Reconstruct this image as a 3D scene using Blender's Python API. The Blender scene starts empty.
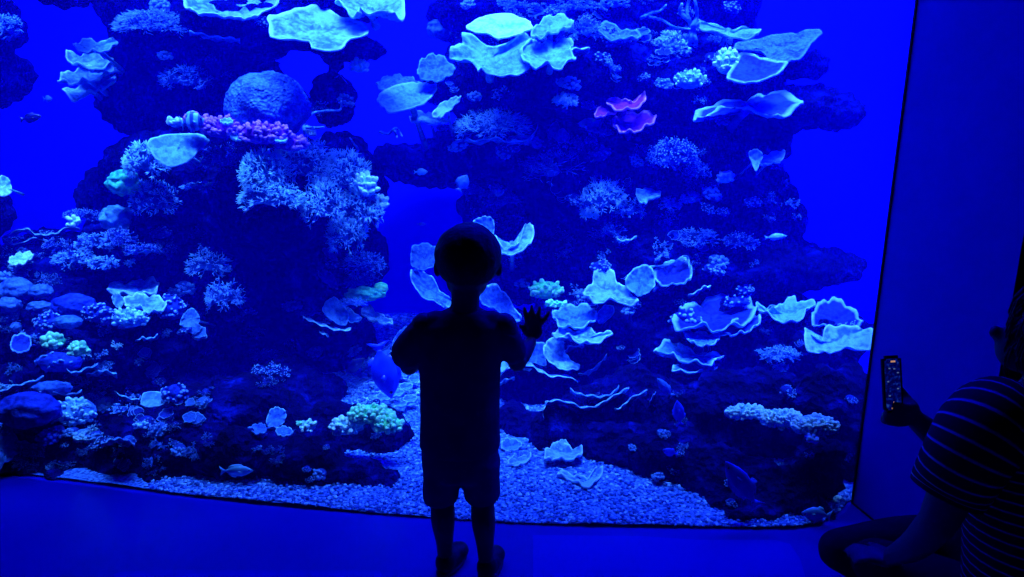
import bpy, bmesh, math, random
from mathutils import Vector, Matrix, noise
from mathutils.bvhtree import BVHTree
random.seed(7)
C = bpy.context.scene.collection
sc = bpy.context.scene
PI = math.pi
# ------------------------------------------------------------------ camera
F = 740.0; TH = math.radians(14.5); H = 1.40
cam = bpy.data.cameras.new('camera'); cam.sensor_width = 36; cam.lens = F/1024*36
cam.clip_start = 0.02
camo = bpy.data.objects.new('camera', cam); C.objects.link(camo)
camo.location = (0, 0, H); camo.rotation_euler = (PI/2-TH, 0, 0)
sc.camera = camo
EYE = Vector((0, 0, H))
def ray(px, py):
    u = (px-512)/F; v = (py-288.5)/F
    return Vector((u, math.cos(TH)-v*math.sin(TH), -math.sin(TH)-v*math.cos(TH)))
def P(px, py, Y):
    d = ray(px, py); return EYE + d*(Y/d.y)
def FL(px, py, z=0.0):
    d = ray(px, py); return EYE + d*((z-H)/d.z)
def ppm(p):                      # pixels per metre at world point p
    d = p-EYE; return F/(d.y*math.cos(TH)-d.z*math.sin(TH))

# ------------------------------------------------------------------ materials
def newmat(name):
    m = bpy.data.materials.new(name); m.use_nodes = True
    nt = m.node_tree; return m, nt, nt.nodes['Principled BSDF'] if 'Principled BSDF' in nt.nodes else nt.nodes.new('ShaderNodeBsdfPrincipled')
def rgba(c): return (c[0], c[1], c[2], 1)
def ramp(nt, src, stops):
    r = nt.nodes.new('ShaderNodeValToRGB'); nt.links.new(src, r.inputs[0])
    e = r.color_ramp.elements
    while len(e) < len(stops): e.new(0.5)
    for q, (p, c) in zip(e, stops): q.position = p; q.color = rgba(c)
    return r.outputs[0]
def mixc(nt, fac, a, b):
    m = nt.nodes.new('ShaderNodeMix'); m.data_type = 'RGBA'
    for i, v in ((0, fac), (6, a), (7, b)):
        if isinstance(v, (tuple, list)): m.inputs[i].default_value = rgba(v)
        elif isinstance(v, float): m.inputs[i].default_value = v
        else: nt.links.new(v, m.inputs[i])
    return m.outputs[2]
def attr(nt, n):
    a = nt.nodes.new('ShaderNodeAttribute'); a.attribute_name = n; return a.outputs['Fac']
def noise_n(nt, scale, detail=3, co=None, kind='noise'):
    if kind == 'noise':
        n = nt.nodes.new('ShaderNodeTexNoise'); n.inputs['Detail'].default_value = detail
    else:
        n = nt.nodes.new('ShaderNodeTexVoronoi')
    n.inputs['Scale'].default_value = scale
    if co is None:
        t = nt.nodes.new('ShaderNodeTexCoord'); co = t.outputs['Object']
    nt.links.new(co, n.inputs['Vector'])
    return n
def bump(nt, b, h, strength=0.5, dist=0.01):
    n = nt.nodes.new('ShaderNodeBump'); n.inputs['Strength'].default_value = strength
    n.inputs['Distance'].default_value = dist
    nt.links.new(h, n.inputs['Height']); nt.links.new(n.outputs[0], b.inputs['Normal'])
def plain(name, col, rough=0.7, nscale=None, var=0.35, bstr=0.3, bdist=0.005, spec=0.3):
    m, nt, b = newmat(name)
    b.inputs['Roughness'].default_value = rough; b.inputs['Specular IOR Level'].default_value = spec
    if nscale:
        n = noise_n(nt, nscale)
        c = ramp(nt, n.outputs['Fac'], [(0.3, [x*(1-var) for x in col]), (0.7, [min(1, x*(1+var)) for x in col])])
        nt.links.new(c, b.inputs['Base Color']); bump(nt, b, n.outputs['Fac'], bstr, bdist)
    else: b.inputs['Base Color'].default_value = rgba(col)
    return m
def coral_mat(name, lo, hi, rim, nscale=60, vor=False, rim_at=0.9):
    """lo/hi: mottled tissue, rim: pale growing edge or branch tips (vertex attribute 'rim')"""
    m, nt, b = newmat(name)
    b.inputs['Roughness'].default_value = 0.75; b.inputs['Specular IOR Level'].default_value = 0.15
    n = noise_n(nt, nscale, 4)
    n2 = noise_n(nt, nscale*0.22, 3)
    mx = nt.nodes.new('ShaderNodeMath'); mx.operation = 'ADD'
    nt.links.new(n.outputs['Fac'], mx.inputs[0]); nt.links.new(n2.outputs['Fac'], mx.inputs[1])
    hf = nt.nodes.new('ShaderNodeMath'); hf.operation = 'MULTIPLY'; hf.inputs[1].default_value = 0.5
    nt.links.new(mx.outputs[0], hf.inputs[0])
    c = ramp(nt, hf.outputs[0], [(0.41, lo), (0.57, hi)])
    rf = ramp(nt, attr(nt, 'rim'), [(rim_at-0.06, (0, 0, 0)), (min(1, rim_at+0.05), (1, 1, 1))])
    c = mixc(nt, rf, c, rim)
    nt.links.new(c, b.inputs['Base Color'])
    if vor:
        v = noise_n(nt, nscale*1.3, kind='v'); bump(nt, b, v.outputs['Distance'], 0.9, 0.01)
    else: bump(nt, b, n.outputs['Fac'], 0.7, 0.012)
    return m
CM = {
 'cyan':  coral_mat('pale_cyan_coral', (.03,.12,.45), (.17,.44,.85), (.40,.80,1), 45, rim_at=.95),
 'bright':coral_mat('bright_cyan_coral', (.15,.5,.6), (.45,.9,.85), (.6,1,1), 50, rim_at=.95),
 'teal':  coral_mat('teal_coral', (.04,.16,.42), (.13,.40,.68), (.28,.65,.95), 50, rim_at=.95),
 'dull':  coral_mat('dull_grey_blue_coral', (.012,.06,.34), (.055,.18,.55), (.12,.38,.85), 70, rim_at=.95),
 'blue':  coral_mat('deep_blue_coral', (.002,.008,.25), (.008,.04,.50), (.22,.5,1), 55),
 'mid':   coral_mat('mid_blue_coral', (.012,.06,.42), (.055,.22,.75), (.25,.6,1), 60, rim_at=.93),
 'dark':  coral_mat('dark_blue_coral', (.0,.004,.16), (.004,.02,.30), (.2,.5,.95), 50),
 'purple':coral_mat('purple_coral', (.08,.002,.30), (.26,.01,.60), (.7,.22,.7), 55),
 'green': coral_mat('green_coral', (.02,.30,.20), (.08,.65,.38), (.3,1,.5), 60),
 'brain': coral_mat('brain_coral', (.01,.04,.28), (.06,.20,.60), (.1,.3,.8), 60, vor=True, rim_at=.95),
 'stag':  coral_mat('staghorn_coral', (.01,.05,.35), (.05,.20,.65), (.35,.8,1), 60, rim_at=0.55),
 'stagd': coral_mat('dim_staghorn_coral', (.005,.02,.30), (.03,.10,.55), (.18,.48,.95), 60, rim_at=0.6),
 'knob':  coral_mat('knob_coral', (.04,.16,.6), (.13,.42,.9), (.4,.85,1), 60, rim_at=0.5),
 'pale':  coral_mat('pale_knob_coral', (.12,.42,.8), (.3,.8,1), (.6,1,1), 60, rim_at=0.5),
 'greenk':coral_mat('green_knob_coral', (.06,.8,.26), (.22,1,.40), (.35,1,.6), 60, rim_at=0.5),
 'purpk': coral_mat('purple_knob_coral', (.09,.003,.35), (.22,.015,.6), (.5,.15,.75), 60, rim_at=0.6),
}
def rock_material():
    m, nt, b = newmat('reef_rock')
    b.inputs['Roughness'].default_value = 0.95; b.inputs['Specular IOR Level'].default_value = 0.05
    n = noise_n(nt, 9, 6); c1 = ramp(nt, n.outputs['Fac'], [(.42, (.0, .0, .03)), (.58, (.0, .0005, .08)), (.70, (.001, .006, .24)), (.82, (.01, .05, .45))])
    n2 = noise_n(nt, 45, 4)
    v = noise_n(nt, 30, kind='v')
    s = nt.nodes.new('ShaderNodeMath'); s.operation = 'ADD'; nt.links.new(n2.outputs['Fac'], s.inputs[0]); nt.links.new(v.outputs['Distance'], s.inputs[1])
    nt.links.new(c1, b.inputs['Base Color']); bump(nt, b, s.outputs[0], 1.0, 0.03)
    return m
M_rock = rock_material()
M_backwall = plain('blue_tank_wall', (0.0, 0.0, .95), 0.9)
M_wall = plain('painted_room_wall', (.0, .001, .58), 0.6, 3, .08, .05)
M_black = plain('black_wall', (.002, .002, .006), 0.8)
M_trim = plain('black_sealant', (.001, .001, .004), 0.6)
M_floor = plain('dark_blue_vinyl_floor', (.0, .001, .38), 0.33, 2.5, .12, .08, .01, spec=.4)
M_floor2 = plain('pale_floor_patch', (.0, .002, .50), 0.35, 2.5, .08, .05)  # paler tone of the two floor patches
M_ceil = plain('dark_ceiling', (.002, .003, .012), 0.9)
def link(o, parent=None):
    C.objects.link(o)
    if parent: o.parent = parent
    return o
def setp(o, label=None, cat=None, group=None, kind=None):
    for k, v in (('label', label), ('category', cat), ('group', group), ('kind', kind)):
        if v: o[k] = v
    return o
def mk(name, bm, mat, parent=None, smooth=True, origin=None):
    """bm in world coordinates -> object whose origin is ORIGIN (or the parent's)"""
    me = bpy.data.meshes.new(name)
    if isinstance(bm, bmesh.types.BMesh):
        bm.to_mesh(me); bm.free()
    else: me = bm; me.name = name
    if parent is not None:
        w = Vector((0, 0, 0)); q = parent
        while q: w += q.location; q = q.parent
    else: w = origin if origin is not None else Vector((0, 0, 0))
    me.transform(Matrix.Translation(-w))
    if mat: me.materials.clear(); me.materials.append(mat)
    if smooth:
        me.polygons.foreach_set('use_smooth', [True]*len(me.polygons))
    o = bpy.data.objects.new(name, me); link(o, parent)
    if parent is None and origin is not None: o.location = origin
    return o
def empty(name, loc):
    o = bpy.data.objects.new(name, None); o.location = loc; o.empty_display_size = .05; return link(o)
def struct(name, bm, mat, smooth=False):
    return setp(mk(name, bm, mat, None, smooth), kind='structure')

def box(bm, x0, x1, y0, y1, z0, z1):
    m = Matrix.Translation(((x0+x1)/2, (y0+y1)/2, (z0+z1)/2)) @ Matrix.Diagonal((abs(x1-x0), abs(y1-y0), abs(z1-z0), 1))
    bmesh.ops.create_cube(bm, size=1, matrix=m)
def prism(bm, pts, z0, z1):
    lo = [bm.verts.new((p[0], p[1], z0)) for p in pts]; hi = [bm.verts.new((p[0], p[1], z1)) for p in pts]
    n = len(pts)
    bm.faces.new(lo[::-1]); bm.faces.new(hi)
    for i in range(n): bm.faces.new((lo[i], lo[(i+1) % n], hi[(i+1) % n], hi[i]))

def catmull(pts, n, closed=False):
    pts = [Vector(p) for p in pts]; m = len(pts); out = []
    segs = m if closed else m-1
    for i in range(n):
        t = i/(n if closed else n-1)*segs; k = min(int(t), segs-1); f = t-k
        g = (lambda j: pts[j % m]) if closed else (lambda j: pts[max(0, min(m-1, j))])
        a, b, c, d = g(k-1), g(k), g(k+1), g(k+2)
        out.append(0.5*((2*b)+(c-a)*f+(2*a-5*b+4*c-d)*f*f+(3*b-a-3*c+d)*f**3))
    return out
# ------------------------------------------------------------------ room and tank shell
panepx = [(0, 475), (100, 488), (200, 501), (330, 514), (460, 524), (560, 529), (700, 531.5), (800, 531.5), (834, 521), (852, 503)]
pane = [FL(*p) for p in panepx]
d0 = (pane[0]-pane[2]).normalized()
pane = [pane[0]+d0*3.0, pane[0]+d0*1.2] + pane
pane = [Vector((p.x, p.y)) for p in pane]
pane = [Vector((p.x, p.y)) for p in catmull([(p.x, p.y, 0) for p in pane], 90)]
XL = pane[0].x; YB = 4.78; XR = 4.2; TZ = 2.45
CORNER = pane[-1]
print('corner', CORNER, 'left', pane[0], 'mid', pane[50])
# the acrylic pane: thin clear sheet
def glass_mat():
    m = bpy.data.materials.new('clear_acrylic'); m.use_nodes = True; nt = m.node_tree; nt.nodes.clear()
    o = nt.nodes.new('ShaderNodeOutputMaterial'); t = nt.nodes.new('ShaderNodeBsdfTransparent'); g = nt.nodes.new('ShaderNodeBsdfGlossy')
    g.inputs['Roughness'].default_value = 0.0
    t.inputs[0].default_value = (.98, .99, 1, 1)
    fr = nt.nodes.new('ShaderNodeFresnel'); fr.inputs[0].default_value = 1.3
    mx = nt.nodes.new('ShaderNodeMixShader'); nt.links.new(fr.outputs[0], mx.inputs[0]); nt.links.new(t.outputs[0], mx.inputs[1]); nt.links.new(g.outputs[0], mx.inputs[2])
    nt.links.new(mx.outputs[0], o.inputs[0]); return m
bm = bmesh.new()
vs = [(bm.verts.new((p.x, p.y, 0.0)), bm.verts.new((p.x, p.y, 2.7))) for p in pane]
for a, b in zip(vs, vs[1:]): bm.faces.new((a[0], b[0], b[1], a[1]))
struct('window_1', bm, glass_mat(), True)
# water body
def water_mat():
    m = bpy.data.materials.new('tank_water'); m.use_nodes = True; nt = m.node_tree; nt.nodes.clear()
    o = nt.nodes.new('ShaderNodeOutputMaterial')
    s = nt.nodes.new('ShaderNodeVolumeScatter'); s.inputs['Color'].default_value = (0.0, 0.0, 1, 1); s.inputs['Density'].default_value = WATER_D
    s.inputs['Anisotropy'].default_value = 0.0
    nt.links.new(s.outputs[0], o.inputs['Volume']); return m
WATER_D = 0.125
bm = bmesh.new()
ring = [(p.x, p.y+0.012) for p in pane[2:]] + [(XR-.02, CORNER.y+.012), (XR-.02, YB-.02), (XL+.3, YB-.02)]
prism(bm, ring, 0.004, TZ)
bmesh.ops.triangulate(bm, faces=[f for f in bm.faces if len(f.verts) > 4])
struct('tank_water', bm, water_mat())
# tank walls
bm = bmesh.new(); box(bm, XL-.2, XR+.2, YB, YB+.1, -.1, 4.2); struct('wall_tank_back', bm, M_backwall)
bm = bmesh.new(); box(bm, XR, XR+.1, CORNER.y+.1, YB+.1, -.1, 4.2); struct('wall_tank_right', bm, M_backwall)
bm = bmesh.new(); box(bm, XL-.1, XL+.1, pane[0].y, YB+.1, -.1, 4.2); struct('wall_tank_left', bm, M_backwall)
# header above the pane, following it, shields the room from the lamps
bm = bmesh.new()
prism(bm, [(p.x, p.y-.10) for p in pane] + [(p.x, p.y) for p in pane[::-1]], 2.25, 4.2)
bmesh.ops.triangulate(bm, faces=[f for f in bm.faces if len(f.verts) > 4])
struct('wall_header', bm, M_black)
# return wall on the right of the pane, then the black wall beyond it
B = FL(885, 530); wd = (Vector((B.x, B.y))-CORNER).normalized()
Wend = CORNER + wd*0.50
nrm = Vector((-wd.y, wd.x))
if nrm.x < 0: nrm = -nrm
bm = bmesh.new()
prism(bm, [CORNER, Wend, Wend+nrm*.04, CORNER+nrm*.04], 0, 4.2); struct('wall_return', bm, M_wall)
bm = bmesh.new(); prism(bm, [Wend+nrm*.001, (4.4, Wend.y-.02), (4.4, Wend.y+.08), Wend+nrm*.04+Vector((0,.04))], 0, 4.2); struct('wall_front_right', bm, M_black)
bm = bmesh.new(); prism(bm, [CORNER+nrm*.02+Vector((0, .02)), CORNER+Vector((.04, .0)), (XR+.1, CORNER.y-.02), (XR+.1, CORNER.y+.1)], 0, 4.2); struct('wall_tank_front', bm, M_backwall)
# sealant strip in the corner and along the foot of the return wall and the pane
bm = bmesh.new(); c = CORNER
prism(bm, [c+Vector((-.005, -.001)), c+Vector((-.003, -.008)), c+wd*.007+Vector((-.001, 0)), c+Vector((.002, .004))], 0, 2.6)
struct('trim_1', bm, M_trim)
bm = bmesh.new(); q = nrm*-.004
prism(bm, [c+q*.1, Wend+q*.1, Wend+q, c+q], 0, .006); struct('trim_2', bm, M_trim)
# floor, two thin paler patches laid on it, room shell
bm = bmesh.new(); box(bm, XL-.3, 4.4, -3.2, YB+.1, -.1, 0); struct('floor', bm, M_floor)
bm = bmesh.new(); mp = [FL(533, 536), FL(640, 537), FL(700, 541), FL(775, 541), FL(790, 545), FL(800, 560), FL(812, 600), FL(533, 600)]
prism(bm, [(p.x, p.y) for p in mp], 0, .004); struct('floor_patch', bm, M_floor2)
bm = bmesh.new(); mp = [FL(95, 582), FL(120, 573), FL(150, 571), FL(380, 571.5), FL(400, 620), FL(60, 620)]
prism(bm, [(p.x, p.y) for p in mp], 0, .004); struct('floor_patch', bm, M_floor2)
bm = bmesh.new(); box(bm, XL-.3, 4.4, -3.2, YB+.1, 4.2, 4.3); struct('ceiling', bm, M_ceil)
bm = bmesh.new(); box(bm, XL-.3, 4.4, -3.3, -3.2, 0, 4.2); struct('wall_back', bm, M_black)
bm = bmesh.new(); box(bm, XL-.4, XL-.3, -3.2, YB, 0, 4.2); struct('wall_left', bm, M_black)
bm = bmesh.new(); box(bm, 4.4, 4.5, -3.2, YB, 0, 4.2); struct('wall_right', bm, M_black)

# ------------------------------------------------------------------ reef rock
def eval_mesh(o):
    dg = bpy.context.evaluated_depsgraph_get(); dg.update()
    return bpy.data.meshes.new_from_object(o.evaluated_get(dg))
def blob_mesh(bm_, mods):
    me = bpy.data.meshes.new('tmp'); bm_.to_mesh(me); bm_.free()
    o = bpy.data.objects.new('tmp', me); C.objects.link(o)
    for kind, kw in mods:
        m = o.modifiers.new('m', kind)
        for k, v in kw.items(): setattr(m, k, v)
    r = eval_mesh(o); bpy.data.objects.remove(o); bpy.data.meshes.remove(me); return r
def tex(name, kind, size, **kw):
    t = bpy.data.textures.new(name, kind); t.noise_scale = size
    for k, v in kw.items(): setattr(t, k, v)
    return t
T_big = tex('rock_large', 'CLOUDS', .30, noise_depth=3)
T_small = tex('rock_small', 'VORONOI', .07)
def rock(blobs, name, label, group=None, vox=.022, seedoff=0):
    bm = bmesh.new()
    for (px, py, Y, rx, ry, rz) in blobs:
        c = P(px, py, Y); s = ppm(c)
        bmesh.ops.create_icosphere(bm, subdivisions=3, radius=1, matrix=Matrix.Translation(c) @ Matrix.Diagonal((rx/s, rz, ry/s, 1)))
    me = blob_mesh(bm, [('REMESH', dict(mode='VOXEL', voxel_size=vox)),
                        ('DISPLACE', dict(texture=T_big, strength=.16, mid_level=.5, texture_coords='LOCAL')),
                        ('DISPLACE', dict(texture=T_small, strength=-.05, mid_level=.3, texture_coords='LOCAL'))])
    # keep it inside the tank
    for v in me.vertices:
        v.co.z = max(v.co.z, .004); v.co.y = min(v.co.y, YB-.03)
    o = mk(name, me, M_rock); setp(o, label, 'rock', group); ROCKS.append(o); return o
ROCKS = []
# px, py, Y, rx px, ry px, rz m
rock([(150, 8, 3.9, 50, 30, .35), (190, 50, 3.9, 80, 45, .35), (260, 25, 3.8, 90, 30, .35), (345, 5, 3.7, 50, 16, .3), (160, 105, 4.0, 55, 40, .35), (345, 48, 3.9, 42, 14, .28),
      (230, 105, 4.0, 80, 45, .4), (335, 100, 4.0, 20, 30, .3)], 'reef_rock', 'dark overhanging rock carrying wide pale plate corals at upper left')
rock([(190, 170, 3.8, 85, 45, .40), (280, 195, 3.7, 85, 60, .42), (345, 190, 3.8, 38, 60, .35), (150, 240, 3.8, 60, 45, .4), (240, 280, 3.9, 110, 70, .45), (345, 262, 3.9, 42, 40, .33), (120, 195, 3.9, 24, 30, .3),
      (330, 340, 3.9, 45, 40, .3), (240, 370, 3.9, 120, 60, .4), (60, 270, 3.9, 80, 38, .4), (130, 255, 3.6, 50, 25, .3)], 'reef_rock', 'broad shadowed rock wall on the left behind the staghorn corals')
rock([(30, 320, 3.5, 70, 45, .4), (120, 335, 3.4, 90, 40, .40), (60, 400, 3.2, 90, 45, .4), (160, 410, 3.3, 80, 45, .38), (10, 435, 2.78, 55, 34, .15), (70, 442, 2.74, 52, 32, .14), (130, 448, 2.7, 50, 32, .14), (0, 458, 2.70, 50, 16, .07), (60, 466, 2.64, 50, 16, .07), (115, 474, 2.59, 45, 14, .06), (20, 474, 2.60, 40, 9, .04), (70, 480, 2.56, 40, 9, .04), (118, 486, 2.53, 36, 8, .035)], 'reef_rock', 'lumpy coral covered rock low in the left corner of the tank')
rock([(250, 420, 3.45, 80, 45, .3), (310, 440, 3.4, 60, 42, .3), (365, 440, 3.4, 38, 28, .24), (190, 456, 2.65, 50, 32, .13), (250, 458, 2.6, 50, 34, .13), (305, 462, 2.57, 45, 32, .13), (345, 474, 2.53, 38, 20, .10), (378, 486, 2.5, 22, 12, .07), (240, 420, 2.95, 90, 45, .2), (325, 432, 2.88, 48, 34, .18), (372, 437, 2.85, 32, 26, .14), (285, 395, 3.25, 55, 35, .2), (165, 483, 2.54, 36, 12, .05), (230, 490, 2.50, 40, 10, .05), (300, 488, 2.50, 40, 12, .05)], 'reef_rock', 'rock beside the gravel channel topped by a bright green coral')
rock([(620, 10, 4.0, 140, 40, .35), (480, 15, 4.0, 50, 28, .3), (700, 25, 4.1, 55, 35, .3), (560, 70, 3.9, 120, 55, .45), (480, 85, 3.9, 60, 35, .3), (680, 85, 3.9, 80, 50, .4), (720, 10, 4.1, 30, 20, .25)], 'reef_rock', 'high dark reef rock behind the bright stepped plate coral')
rock([(770, 108, 3.8, 80, 22, .35), (720, 80, 3.8, 60, 30, .35), (765, 65, 3.8, 55, 14, .3), (700, 150, 3.9, 70, 45, .35), (805, 113, 3.8, 50, 19, .3), (755, 140, 3.9, 35, 22, .3)], 'reef_rock', 'overhanging ledge reaching out into open water at upper right')
rock([(520, 150, 4.1, 90, 50, .4), (620, 175, 4.0, 110, 70, .4), (720, 205, 3.9, 75, 50, .4), (770, 215, 3.9, 34, 36, .3), (540, 245, 4.2, 80, 60, .35), (640, 260, 3.9, 95, 55, .4), (740, 262, 3.8, 90, 30, .4), (820, 267, 3.8, 46, 15, .25),
      (430, 165, 4.4, 60, 26, .25), (500, 205, 4.3, 45, 30, .25)], 'reef_rock', 'tall dark rock face in the centre right of the tank')
rock([(600, 330, 3.7, 80, 45, .35), (700, 335, 3.6, 80, 45, .35), (790, 335, 3.5, 68, 38, .35), (835, 330, 3.4, 38, 22, .25), (650, 400, 3.6, 100, 55, .35), (760, 415, 3.4, 90, 50, .35), (830, 430, 3.2, 60, 60, .3), (560, 400, 3.7, 50, 45, .25),
      (520, 350, 3.9, 38, 40, .25), (525, 432, 3.0, 32, 26, .15), (570, 440, 2.85, 45, 32, .15), (620, 450, 2.72, 50, 36, .14), (670, 462, 2.6, 50, 38, .13), (720, 476, 2.5, 50, 40, .12), (768, 490, 2.42, 42, 34, .09), (812, 482, 2.38, 38, 46, .08), (640, 415, 3.0, 90, 45, .22), (740, 420, 2.82, 80, 55, .2), (820, 415, 2.62, 38, 55, .13), (545, 395, 3.35, 55, 32, .15), (745, 508, 2.33, 40, 17, .06), (790, 508, 2.31, 36, 20, .06), (828, 492, 2.38, 22, 26, .05), (846, 455, 2.55, 14, 50, .05), (845, 400, 2.7, 16, 40, .06), (853, 465, 2.50, 14, 60, .05), (760, 516, 2.28, 44, 17, .045), (812, 512, 2.265, 34, 22, .045)], 'reef_rock', 'wide hollowed rock on the right rising from the gravel behind the pane')
rock([(-10, 20, 3.7, 22, 40, .25), (-15, 75, 3.8, 30, 30, .25)], 'reef_rock', 'small dark rock cut by the left edge of the picture, high up')
rock([(62, -6, 3.4, 24, 14, .15)], 'reef_rock', 'black rock tip hanging into view at the top left')
rock([(-15, 215, 3.6, 22, 30, .2)], 'reef_rock', 'dark rock with a green leaf coral at the left picture edge')
bm = bmesh.new()
for o in ROCKS: bm.from_mesh(o.data)
bvh = BVHTree.FromBMesh(bm); bm.free()
def hit(px, py, default=3.8):
    d = ray(px, py).normalized(); loc, nn, i, dist = bvh.ray_cast(EYE, d)
    if loc is None:
        best = None
        for k in range(1, 5):            # nearest rock around that pixel
            for dx, dy in ((0, 1), (1, 0), (-1, 0), (0, -1), (1, 1), (-1, 1)):
                l, n2, i, ds = bvh.ray_cast(EYE, ray(px+dx*k*9, py+dy*k*9).normalized())
                if l is not None: return P(px, py, l.y), n2
        return P(px, py, default), Vector((0, -1, 0))
    return loc, nn

# ------------------------------------------------------------------ corals
def add_plate(bm, pts, Y=None, alpha=None, bowl=.22, ruffle=.10, k=7, thick=.012, off=.05, seed=0, stalk=True):
    """ruffled bowl shaped coral plate whose rim passes through the outline; alpha = angle between plate and line of sight"""
    lay = bm.verts.layers.float.get('rim') or bm.verts.layers.float.new('rim')
    cx = sum(p[0] for p in pts)/len(pts); cy = sum(p[1] for p in pts)/len(pts)
    w = max(p[0] for p in pts)-min(p[0] for p in pts); h = max(p[1] for p in pts)-min(p[1] for p in pts)
    if Y is None: Y = hit(cx, cy)[0].y-off
    c = P(cx, cy, Y)
    if alpha is None: alpha = math.asin(max(.42, min(.95, 1.0*h/max(w, h))))
    N = 64; R = 9
    for it in range(4 if Y < 90 else 0):
        v = (c-EYE).normalized(); up = (Vector((0, 0, 1))-v*v.z).normalized()
        n = (up*math.cos(alpha) - v*math.sin(alpha)).normalized(); worst = 1.0
        for p in pts:
            for f in (1.0, .5, .0):
                d = ray(cx+(p[0]-cx)*f, cy+(p[1]-cy)*f); t = (c-EYE).dot(n)/d.dot(n)
                loc, _, _, dist = bvh.ray_cast(EYE, d.normalized())
                if loc is not None: worst = min(worst, (dist-.015)/(t*d.length))
        if worst >= 1: break
        Y2 = max(Y*worst, FL(cx, min(520, cy+8)).y*0+2.34); c = P(cx, cy, max(Y2, Y*.88)); Y = c.y
    v = (c-EYE).normalized(); up = (Vector((0, 0, 1))-v*v.z).normalized()
    n = (up*math.cos(alpha) - v*math.sin(alpha)).normalized()
    rimp = []
    for q in catmull([(p[0], p[1], 0) for p in pts], N, True):
        d = ray(q.x, q.y); t = (c-EYE).dot(n)/d.dot(n); rimp.append(EYE+d*t)
    size = (sum((p-c).length for p in rimp)/N)
    ph = seed*1.7+cx
    grid = []
    for r in range(R+1):
        s = r/R; row = []
        for i, p in enumerate(rimp):
            a = 2*PI*i/N
            z = -bowl*size*(1-s*s) + ruffle*size*s**3*(math.sin(k*a+ph)+.5*math.sin((k*2+1)*a+2*ph))
            z += .05*size*noise.noise(Vector((math.cos(a)*s*2.5+ph, math.sin(a)*s*2.5, seed)))*(1 if r < R else .5)
            z += .018*size*math.sin(s*26+math.sin(a*3))*(s < .95)
            row.append(c+(p-c)*s*(1+.07*s*s*noise.noise(Vector((math.cos(a)*3.5+ph, math.sin(a)*3.5, seed+2)))+.03*s*s*noise.noise(Vector((math.cos(a)*11, math.sin(a)*11, ph))))+n*z)
        grid.append(row)
    def sheet(offset, flip):
        ctr = bm.verts.new(grid[0][0]-n*offset); ctr[lay] = 0
        rows = []
        for r in range(1, R+1):
            rr = []
            for p in grid[r]:
                x = bm.verts.new(p-n*offset*(1 if r < R else .7)); x[lay] = r/R; rr.append(x)
            rows.append(rr)
        for i in range(N):
            j = (i+1) % N
            f = (ctr, rows[0][i], rows[0][j]); bm.faces.new(f[::-1] if flip else f)
            for r in range(R-1):
                f = (rows[r][i], rows[r+1][i], rows[r+1][j], rows[r][j]); bm.faces.new(f[::-1] if flip else f)
        return rows[-1], ctr
    a, _ = sheet(0, False); b, bc = sheet(thick, True)
    for i in range(N):
        j = (i+1) % N; bm.faces.new((a[i], b[i], b[j], a[j]))
    if stalk:
        base = c - n*(bowl*size) ; dr = Vector((0, .92, -.39)); lo, _, _, ds = bvh.ray_cast(base, dr); end = base + dr*min((ds or .1)+.03, .8)
        if end.z < .01: end = base + dr*((base.z-.01)/.39)
        tube(bm, [base, base.lerp(end, .5), end], [size*.16, size*.11, size*.16], 8, 0)
    return c
def tube(bm, pts, rad, sides=5, rim=0.0, rim1=None, cap=True):
    lay = bm.verts.layers.float.get('rim') or bm.verts.layers.float.new('rim')
    pts = [Vector(p) for p in pts]; rings = []
    x = None
    for i, p in enumerate(pts):
        t = (pts[min(i+1, len(pts)-1)]-pts[max(i-1, 0)])
        t = t.normalized() if t.length > 1e-9 else Vector((0, 0, 1))
        if x is None: x = t.orthogonal().normalized()
        else:
            x = x-t*x.dot(t); x = x.normalized() if x.length > 1e-6 else t.orthogonal().normalized()
        y = t.cross(x)
        rv = rim if rim1 is None else rim+(rim1-rim)*i/(len(pts)-1)
        r = []
        for k in range(sides):
            a = 2*PI*k/sides; q = bm.verts.new(p+(x*math.cos(a)+y*math.sin(a))*rad[i]); q[lay] = rv; r.append(q)
        rings.append(r)
    for a, b in zip(rings, rings[1:]):
        for k in range(sides): bm.faces.new((a[k], a[(k+1) % sides], b[(k+1) % sides], b[k]))
    if cap:
        bm.faces.new(rings[0][::-1]); bm.faces.new(rings[-1])
def add_branch(bm, c, rx, ry, rz, n=26, thick=.006, depth=3, front=.7, droop=0.0, rnd=random):
    """bushy colony of forking branches filling half an ellipsoid about c"""
    base = c + Vector((0, rz*.5, -ry*.35))
    def grow(p, d, L, r, lev):
        q = p; ps = [p]
        for k in range(2):
            dd = (d+Vector([rnd.uniform(-.35, .35) for _ in range(3)])+Vector((0, 0, -droop))).normalized()
            q = q+Vector((dd.x*rx, dd.y*rz, dd.z*ry))*L*.5; ps.append(q)
        last = lev == 0
        tube(bm, ps, [r, r*.85, r*(.45 if last else .72)], 5 if r > .005 else 4, .2 if not last else .35, 1.0 if last else .5)
        if last: return
        for k in range(rnd.choice((2, 3)) if lev > 1 else rnd.choice((2, 3, 3))):
            nd = (d+Vector([rnd.uniform(-.85, .85) for _ in range(3)])).normalized()
            grow(q, nd, L*rnd.uniform(.62, .85), r*.74, lev-1)
    for i in range(n):
        a = rnd.uniform(-PI, PI); e = rnd.uniform(-.25, 1.0)
        d = Vector((math.cos(a)*math.sqrt(max(0, 1-e*e)), -abs(math.sin(a))*front, e)).normalized()
        s = base+Vector((d.x*rx*.28, d.y*rz*.28, d.z*ry*.25))
        grow(s, d, .42, thick, depth-1)
    bmesh.ops.create_icosphere(bm, subdivisions=2, radius=1, matrix=Matrix.Translation(base) @ Matrix.Diagonal((rx*.38, rz*.4, ry*.34, 1)))
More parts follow.
